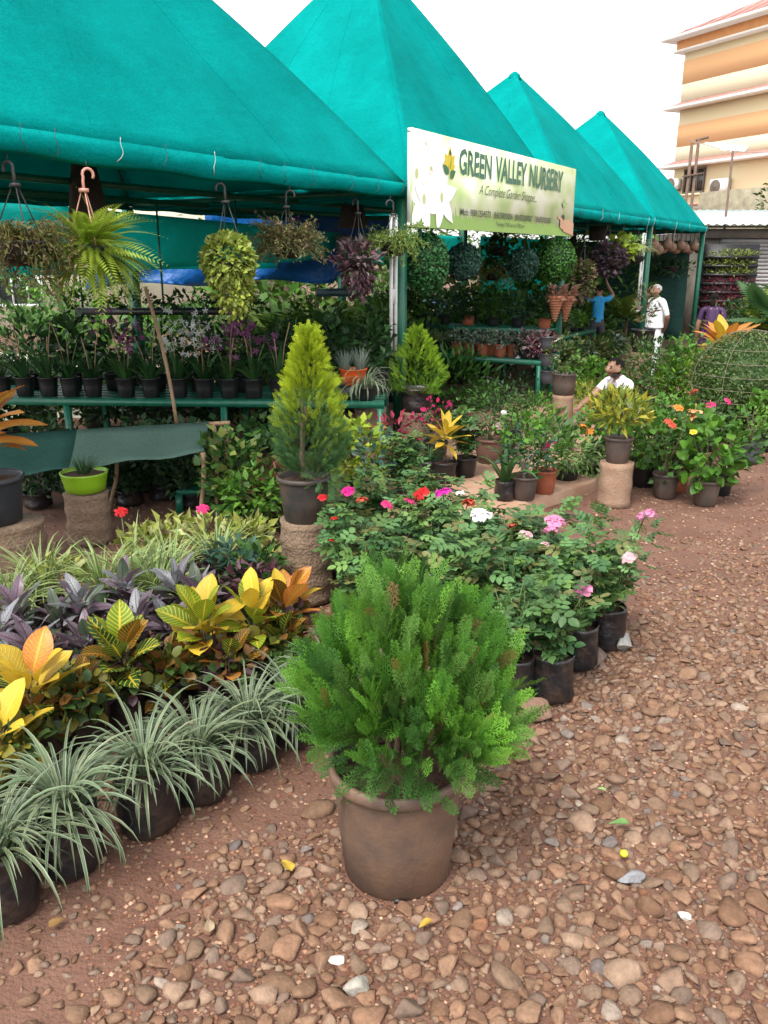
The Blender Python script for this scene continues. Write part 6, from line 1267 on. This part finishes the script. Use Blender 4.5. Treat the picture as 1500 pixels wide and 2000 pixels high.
# suspended seedling tray between the tents
p = AT(320, 605, 9.6); t = thing('seedling_tray', 'long dark hanging tray of leafy seedlings above the orchids', 'planter', (p[0], 9.6, p[2] - .05)); MB().add(*box(-.95, .9, -.12, .12, 0, .07)).build('tray', BLACK, t)
for x in (-.85, -.3, .3, .8): link('foliage', leafy('tray', 130, (.3, .14, .13), (0, 0, .06), TL_N, .08, GRN_D), t, (x, 0, .05), kind='stuff')
for x in (-.9, .0, .85): MB().add(*tube([(x, 0, .07), (x, 0, 1.2)], .012, 5)).build('hanger_rod', GREENMETAL, t)

# shrubbery closing the view between the tents; brighter leaf colours stand for sunlight
for i, (px, yy) in enumerate(((470, 15.6), (560, 15.2), (650, 15.4), (740, 15.8), (820, 17.5), (900, 18.2), (990, 18.8), (1080, 20), (1160, 21), (1240, 23))):
    x = AT(px, 650, yy)[0]; plant('garden_shrub', f'sunlit garden shrub glimpsed far under the tents, {ORD[i]} of a row from the blue tarpaulin', 'shrub', (x, yy, 0), [leafy(('gsh', i % 3), 800, (1.15, .7, .95), (0, 0, .9), (TL_N, TL_W, TL_S)[i % 3], .17, (GRN_B, OLIVE + GRN_B, GRN_B)[i % 3])], None, 'garden shrubs behind the tents', scale=1.05 + .04 * i)

# ================================================================== people
SKIN_M = mat('brown_skin', (.27, .14, .085), .55, .12, 30); HAIR_B = mat('black_hair', (.009, .008, .007), .8, .3, 60, .3, 160, spec=.08); HAIR_G = mat('grey_hair', (.32, .31, .3), .6, .3, 60, .5, 160)
def cloth_mat(name, c, stripe=None):
    m = mat(name, c, .85, .1, 9, .5, 14, dist=.02)
    if stripe:
        n, L = nodes_of(m); tc = n.new('ShaderNodeTexCoord'); wv = n.new('ShaderNodeTexWave'); wv.bands_direction = 'Y'; wv.inputs['Scale'].default_value = 16; wv.inputs['Distortion'].default_value = .6; L(tc.outputs['Object'], wv.inputs['Vector'])
        mx = n.new('ShaderNodeMix'); mx.data_type = 'RGBA'; mx.inputs['A'].default_value = (*c, 1); mx.inputs['B'].default_value = (*stripe, 1); rp = n.new('ShaderNodeMapRange'); rp.inputs[1].default_value = .75; rp.inputs[2].default_value = .85; L(wv.outputs['Fac'], rp.inputs[0]); L(rp.outputs[0], mx.inputs['Factor']); L(mx.outputs['Result'], n['Principled BSDF'].inputs['Base Color'])
    return m
W_SH = cloth_mat('white_cotton', (.78, .80, .82)); S_SH = cloth_mat('striped_shirt', (.78, .78, .76), (.42, .36, .42)); BLUE_SH = cloth_mat('blue_shirt', (.02, .30, .62)); TROU = cloth_mat('dark_trousers', (.05, .05, .055)); SHOE = mat('dark_sandal', (.03, .025, .02), .6); BROWN_T = cloth_mat('brown_shorts', (.3, .12, .06))
def person(label, loc, rz, J, hair, cloth, low, hair_long=False, scale=1.0, sleeve=.55):
    """J overrides joint positions; the body is one skinned surface (front = -Y)"""
    B = dict(pelvis=(0, .01, .9), waist=(0, 0, 1.02), chest=(0, .01, 1.22), nb=(0, .015, 1.37), neck=(0, .0, 1.415), head=(0, -.012, 1.51), crown=(0, .012, 1.64), chin=(0, -.04, 1.45), nose=(0, -.14, 1.485), earl=(.088, .01, 1.495), earr=(-.088, .01, 1.495))
    for s, k in ((1, 'l'), (-1, 'r')):
        B.update({'sh' + k: (.165 * s, .015, 1.34), 'el' + k: (.215 * s, .04, 1.07), 'wr' + k: (.225 * s, -.02, .84), 'pa' + k: (.225 * s, -.035, .765), 'hp' + k: (.09 * s, .01, .86), 'kn' + k: (.1 * s, -.015, .48), 'an' + k: (.1 * s, .02, .09), 'to' + k: (.11 * s, -.14, .035)})
    B.update(J)
    rad = dict(pelvis=(.145, .11), waist=(.14, .1), chest=(.155, .105), nb=(.075, .065), neck=(.052, .054), head=(.094, .112), crown=(.062, .078), chin=(.06, .066), nose=(.02, .022), earl=(.01, .025), earr=(.01, .025))
    for k in 'lr': rad.update({'sh' + k: (.066,) * 2, 'el' + k: (.046,) * 2, 'wr' + k: (.029,) * 2, 'pa' + k: (.02, .036), 'hp' + k: (.1,) * 2, 'kn' + k: (.066,) * 2, 'an' + k: (.042,) * 2, 'to' + k: (.036, .03)})
    E = [('pelvis', 'waist', 1), ('waist', 'chest', 1), ('chest', 'nb', 1), ('nb', 'neck', 0), ('neck', 'chin', 0), ('chin', 'head', 0), ('head', 'crown', 0), ('head', 'nose', 0), ('head', 'earl', 0), ('head', 'earr', 0)]
    for k in 'lr': E += [('nb', 'sh' + k, 1), ('sh' + k, 'el' + k, 1), ('el' + k, 'wr' + k, 0), ('wr' + k, 'pa' + k, 0), ('pelvis', 'hp' + k, 2), ('hp' + k, 'kn' + k, 2), ('kn' + k, 'an' + k, 2 if low[1] else 0), ('an' + k, 'to' + k, 3)]
    for k, s in (('l', 1), ('r', -1)):                       # five unequal, slightly curled fingers
        w_, p = np.array(B['wr' + k]), np.array(B['pa' + k]); d = unit(p - w_); side = unit(np.cross(d, (1, 0, .2))); n_ = np.cross(d, side)
        for q, (o, l) in enumerate(((-.026, .062), (-.009, .074), (.008, .07), (.024, .055))):
            a = f'f{k}{q}a'; b = f'f{k}{q}b'; B[a] = tuple(p + side * o + d * (l * .55 + .02)); B[b] = tuple(p + side * o * 1.1 + d * (l * .95 + .02) + n_ * .018); rad[a] = rad[b] = (.0085,) * 2; E += [('pa' + k, a, 0), (a, b, 0)]
        a = f't{k}'; B[a] = tuple(p - side * .045 + d * .012 + n_ * .012); rad[a] = (.0095,) * 2; E += [('pa' + k, a, 0)]
    names = list(B); me = bpy.data.meshes.new('body'); me.from_pydata([B[n_] for n_ in names], [(names.index(a), names.index(b)) for a, b, _ in E], [])
    o = bpy.data.objects.new('tmp', me); COL.objects.link(o); sk = o.modifiers.new('s', 'SKIN'); sk.use_smooth_shade = True; sk.branch_smoothing = .6; su = o.modifiers.new('u', 'SUBSURF'); su.levels = 2; su.render_levels = 2
    for v, n_ in zip(me.skin_vertices[0].data, names): v.radius = rad[n_]; v.use_root = (n_ == 'pelvis')
    bpy.context.view_layer.update(); bm_ = bpy.data.meshes.new_from_object(o.evaluated_get(bpy.context.evaluated_depsgraph_get())); bpy.data.objects.remove(o)
    bm_.name = 'person_body'; bm_.materials.clear()
    import bmesh
    q = bmesh.new(); q.from_mesh(bm_); bmesh.ops.recalc_face_normals(q, faces=q.faces); q.to_mesh(bm_); q.free()
    for m in (SKIN_M, cloth, low[0], SHOE): bm_.materials.append(m)
    S = [(np.array(B[a]), np.array(B[b]), t, a) for a, b, t in E]
    nf = len(bm_.polygons); ce = np.zeros(nf * 3); bm_.polygons.foreach_get('center', ce); ce = ce.reshape(-1, 3); bd = np.full(nf, 9.); bi = np.zeros(nf, np.int32)
    for a, b, t, nm in S:
        ab = b - a; u = np.clip((ce - a) @ ab / (ab @ ab + 1e-9), 0, 1); dd = np.linalg.norm(ce - a - ab * u[:, None], axis=1)
        k = dd < bd; bd[k] = dd[k]; bi[k] = np.where((u > sleeve) & (nm[:2] == 'sh'), 0, t)[k]
    bm_.polygons.foreach_set('material_index', bi); bm_.polygons.foreach_set('use_smooth', np.ones(nf, bool))
    t = thing('person', label, 'person', loc, rz); t.scale = (scale,) * 3
    link('body', bm_, t)
    h = np.array(B['head']); cr = np.array(B['crown']); up = unit(cr - h + np.array((0, -.024, 0))); fw = unit(np.array(B['nose']) - h); fw = unit(fw - up * (fw @ up)); up = unit(np.cross(np.cross(fw, up), fw)); sd = np.cross(fw, up)
    hc = h + up * .02
    nv = len(bm_.vertices); co = np.zeros(nv * 3); bm_.vertices.foreach_get('co', co); co = co.reshape(-1, 3); no = np.zeros(nv * 3); bm_.vertices.foreach_get('normal', no); no = no.reshape(-1, 3)
    rel = co - h; uf, uu = rel @ fw, rel @ up; near = np.linalg.norm(rel, axis=1) < .17
    hv = near & ((uu > .062) | (uf <= -.045) & (uu > -.012) | (uf <= .0) & (uu > .0) | (uf <= .045) & (uu > .035)) & (abs(rel @ sd) < .1)
    F_ = [tuple(p.vertices) for p in bm_.polygons if all(hv[i] for i in p.vertices)]; idx = sorted({i for f in F_ for i in f}); rm = {i: k for k, i in enumerate(idx)}
    jit = np.random.default_rng(7).uniform(.006, .015, len(idx))
    MB().add(co[idx] + no[idx] * jit[:, None], [tuple(rm[i] for i in f) for f in F_]).build('hair', hair, t, True)
    if hair_long: b0 = hc - fw * .09 - up * .02; MB().add(*tube([b0, b0 - up * .08 - fw * .02, b0 - up * .2, b0 - up * .36], [.05, .045, .03, .012], 8)).build('plait', hair, t, True)
    EYE = mat('eye_dark', (.015, .01, .008), .3); 
    for s in (-1, 1): e = h + fw * .088 + sd * s * .034 + up * .004; MB().add(IC1[0] * .011 + e, IC1[1]).build('eye', EYE, t, True); MB().add(*bar(e + up * .02 - sd * .018, e + up * .022 + sd * .018, .008)).build('eyebrow', hair if hair is not HAIR_G else HAIR_B, t)
    m = h + fw * .085 - up * .05; MB().add(*bar(m - sd * .02, m + sd * .02, .009)).build('mouth', mat('lip', (.16, .06, .05), .5), t)
    return t
# man squatting on the walkway, forearms over his knees, looking left
sq = dict(pelvis=(0, .16, .20), waist=(0, .15, .32), chest=(0, .08, .50), nb=(0, .03, .63), neck=(0, .0, .675), head=(0, -.03, .76), crown=(0, -.005, .89), chin=(0, -.06, .705), nose=(-.01, -.16, .735), earl=(.088, -.01, .745), earr=(-.088, -.01, .745))
for s, k in ((1, 'l'), (-1, 'r')): sq.update({'sh' + k: (.17 * s, .05, .59), 'el' + k: (.2 * s, -.16, .42), 'wr' + k: (.13 * s, -.36, .36), 'pa' + k: (.1 * s, -.43, .33), 'hp' + k: (.1 * s, .13, .2), 'kn' + k: (.15 * s, -.24, .40), 'an' + k: (.13 * s, -.02, .07), 'to' + k: (.15 * s, -.2, .035)})
pq = G(1195, 852, STEP); m_sq = person('man in a striped white shirt squatting among the pots', (pq[0], pq[1], STEP), R(-62), sq, HAIR_B, S_SH, (BROWN_T, False))
mo = None
# standing man, white shirt and trousers, hands behind him
st = {}
for s, k in ((1, 'l'), (-1, 'r')): st.update({'el' + k: (.23 * s, .09, 1.08), 'wr' + k: (.1 * s, .16, .90), 'pa' + k: (.05 * s, .18, .85)})
ps = AT(1285, 548, 14.6); sm = person('grey-haired man standing in white shirt and white trousers', (ps[0], ps[1], 0), R(-70), st, HAIR_G, W_SH, (W_SH, True), scale=(ps[2]) / 1.68, sleeve=.9)
V, F = lathe([(.168, .90), (.168, .94), (.16, 1.0), (.162, 1.12), (.155, 1.24)], 28, False, lambda a, i: 1 + .03 * math.sin(a * 6 + i) * (i < 3)); MB().add(np.array(V) * (1.08, .86, 1) + (0, .01, 0), F).build('shirt_tail', W_SH, sm, True)
for k in (-1, 1):
    V, F = lathe([(.075, .06), (.08, .3), (.09, .55), (.105, .8)], 18, False, lambda a, i: 1 + .04 * math.sin(a * 4 + i * 2)); MB().add(np.array(V) + (.1 * k, .005, 0), F).build('trouser_leg', W_SH, sm, True)
# person in blue reaching up to the baskets, seen from behind
rb = {}
for s, k in ((1, 'l'), (-1, 'r')): rb.update({'el' + k: (.3 * s, -.08, 1.42), 'wr' + k: (.2 * s, -.18, 1.62), 'pa' + k: (.18 * s, -.2, 1.69)})
pb = AT(1172, 551, 16.2); person('person in a blue shirt reaching up to the hanging baskets', (pb[0], pb[1], 0), R(-150 + 330), rb, HAIR_B, BLUE_SH, (TROU, True), scale=pb[2] / 1.68, sleeve=.7)
# woman in a purple sari
SARI = mat('purple_sari', (.032, .008, .05), .7, .1, 20); n, L = nodes_of(SARI); tc = n.new('ShaderNodeTexCoord'); vo = n.new('ShaderNodeTexVoronoi'); vo.inputs['Scale'].default_value = 15; L(tc.outputs['Object'], vo.inputs['Vector']); mr_ = n.new('ShaderNodeMapRange'); mr_.inputs[1].default_value = .22; mr_.inputs[2].default_value = .17; L(vo.outputs['Distance'], mr_.inputs[0]); mx = n.new('ShaderNodeMix'); mx.data_type = 'RGBA'; mx.inputs['A'].default_value = (.032, .008, .05, 1); mx.inputs['B'].default_value = (.22, .12, .06, 1); L(mr_.outputs[0], mx.inputs['Factor']); L(mx.outputs['Result'], n['Principled BSDF'].inputs['Base Color'])
pw = AT(1397, 566, 13.6); wm = person('woman in a purple patterned sari beside the last tent post', (pw[0], pw[1], 0), R(150), {}, HAIR_B, SARI, (SARI, True), True, scale=pw[2] / 1.68, sleeve=.6)
wob = lambda a, i: 1 + .05 * math.sin(a * 9 + i * .5)
MB().add(*lathe([(.27, .02), (.25, .3), (.21, .62), (.175, .86), (.16, 1.0), (.15, 1.03)], 36, False, wob)).build('sari_skirt', SARI, wm, True)
P = np.zeros((12, 6, 3))
for j in range(12):
    f = j / 11
    for i in range(6): u = i / 5; P[j, i] = (-.12 + .2 * u - .1 * f * (1 - u), .13 + .05 * math.sin(f * 3) + .02 * math.sin(u * 12), 1.40 - .75 * f)
MB().add(*sheet(P, .006)).build('sari_drape', SARI, wm, True)
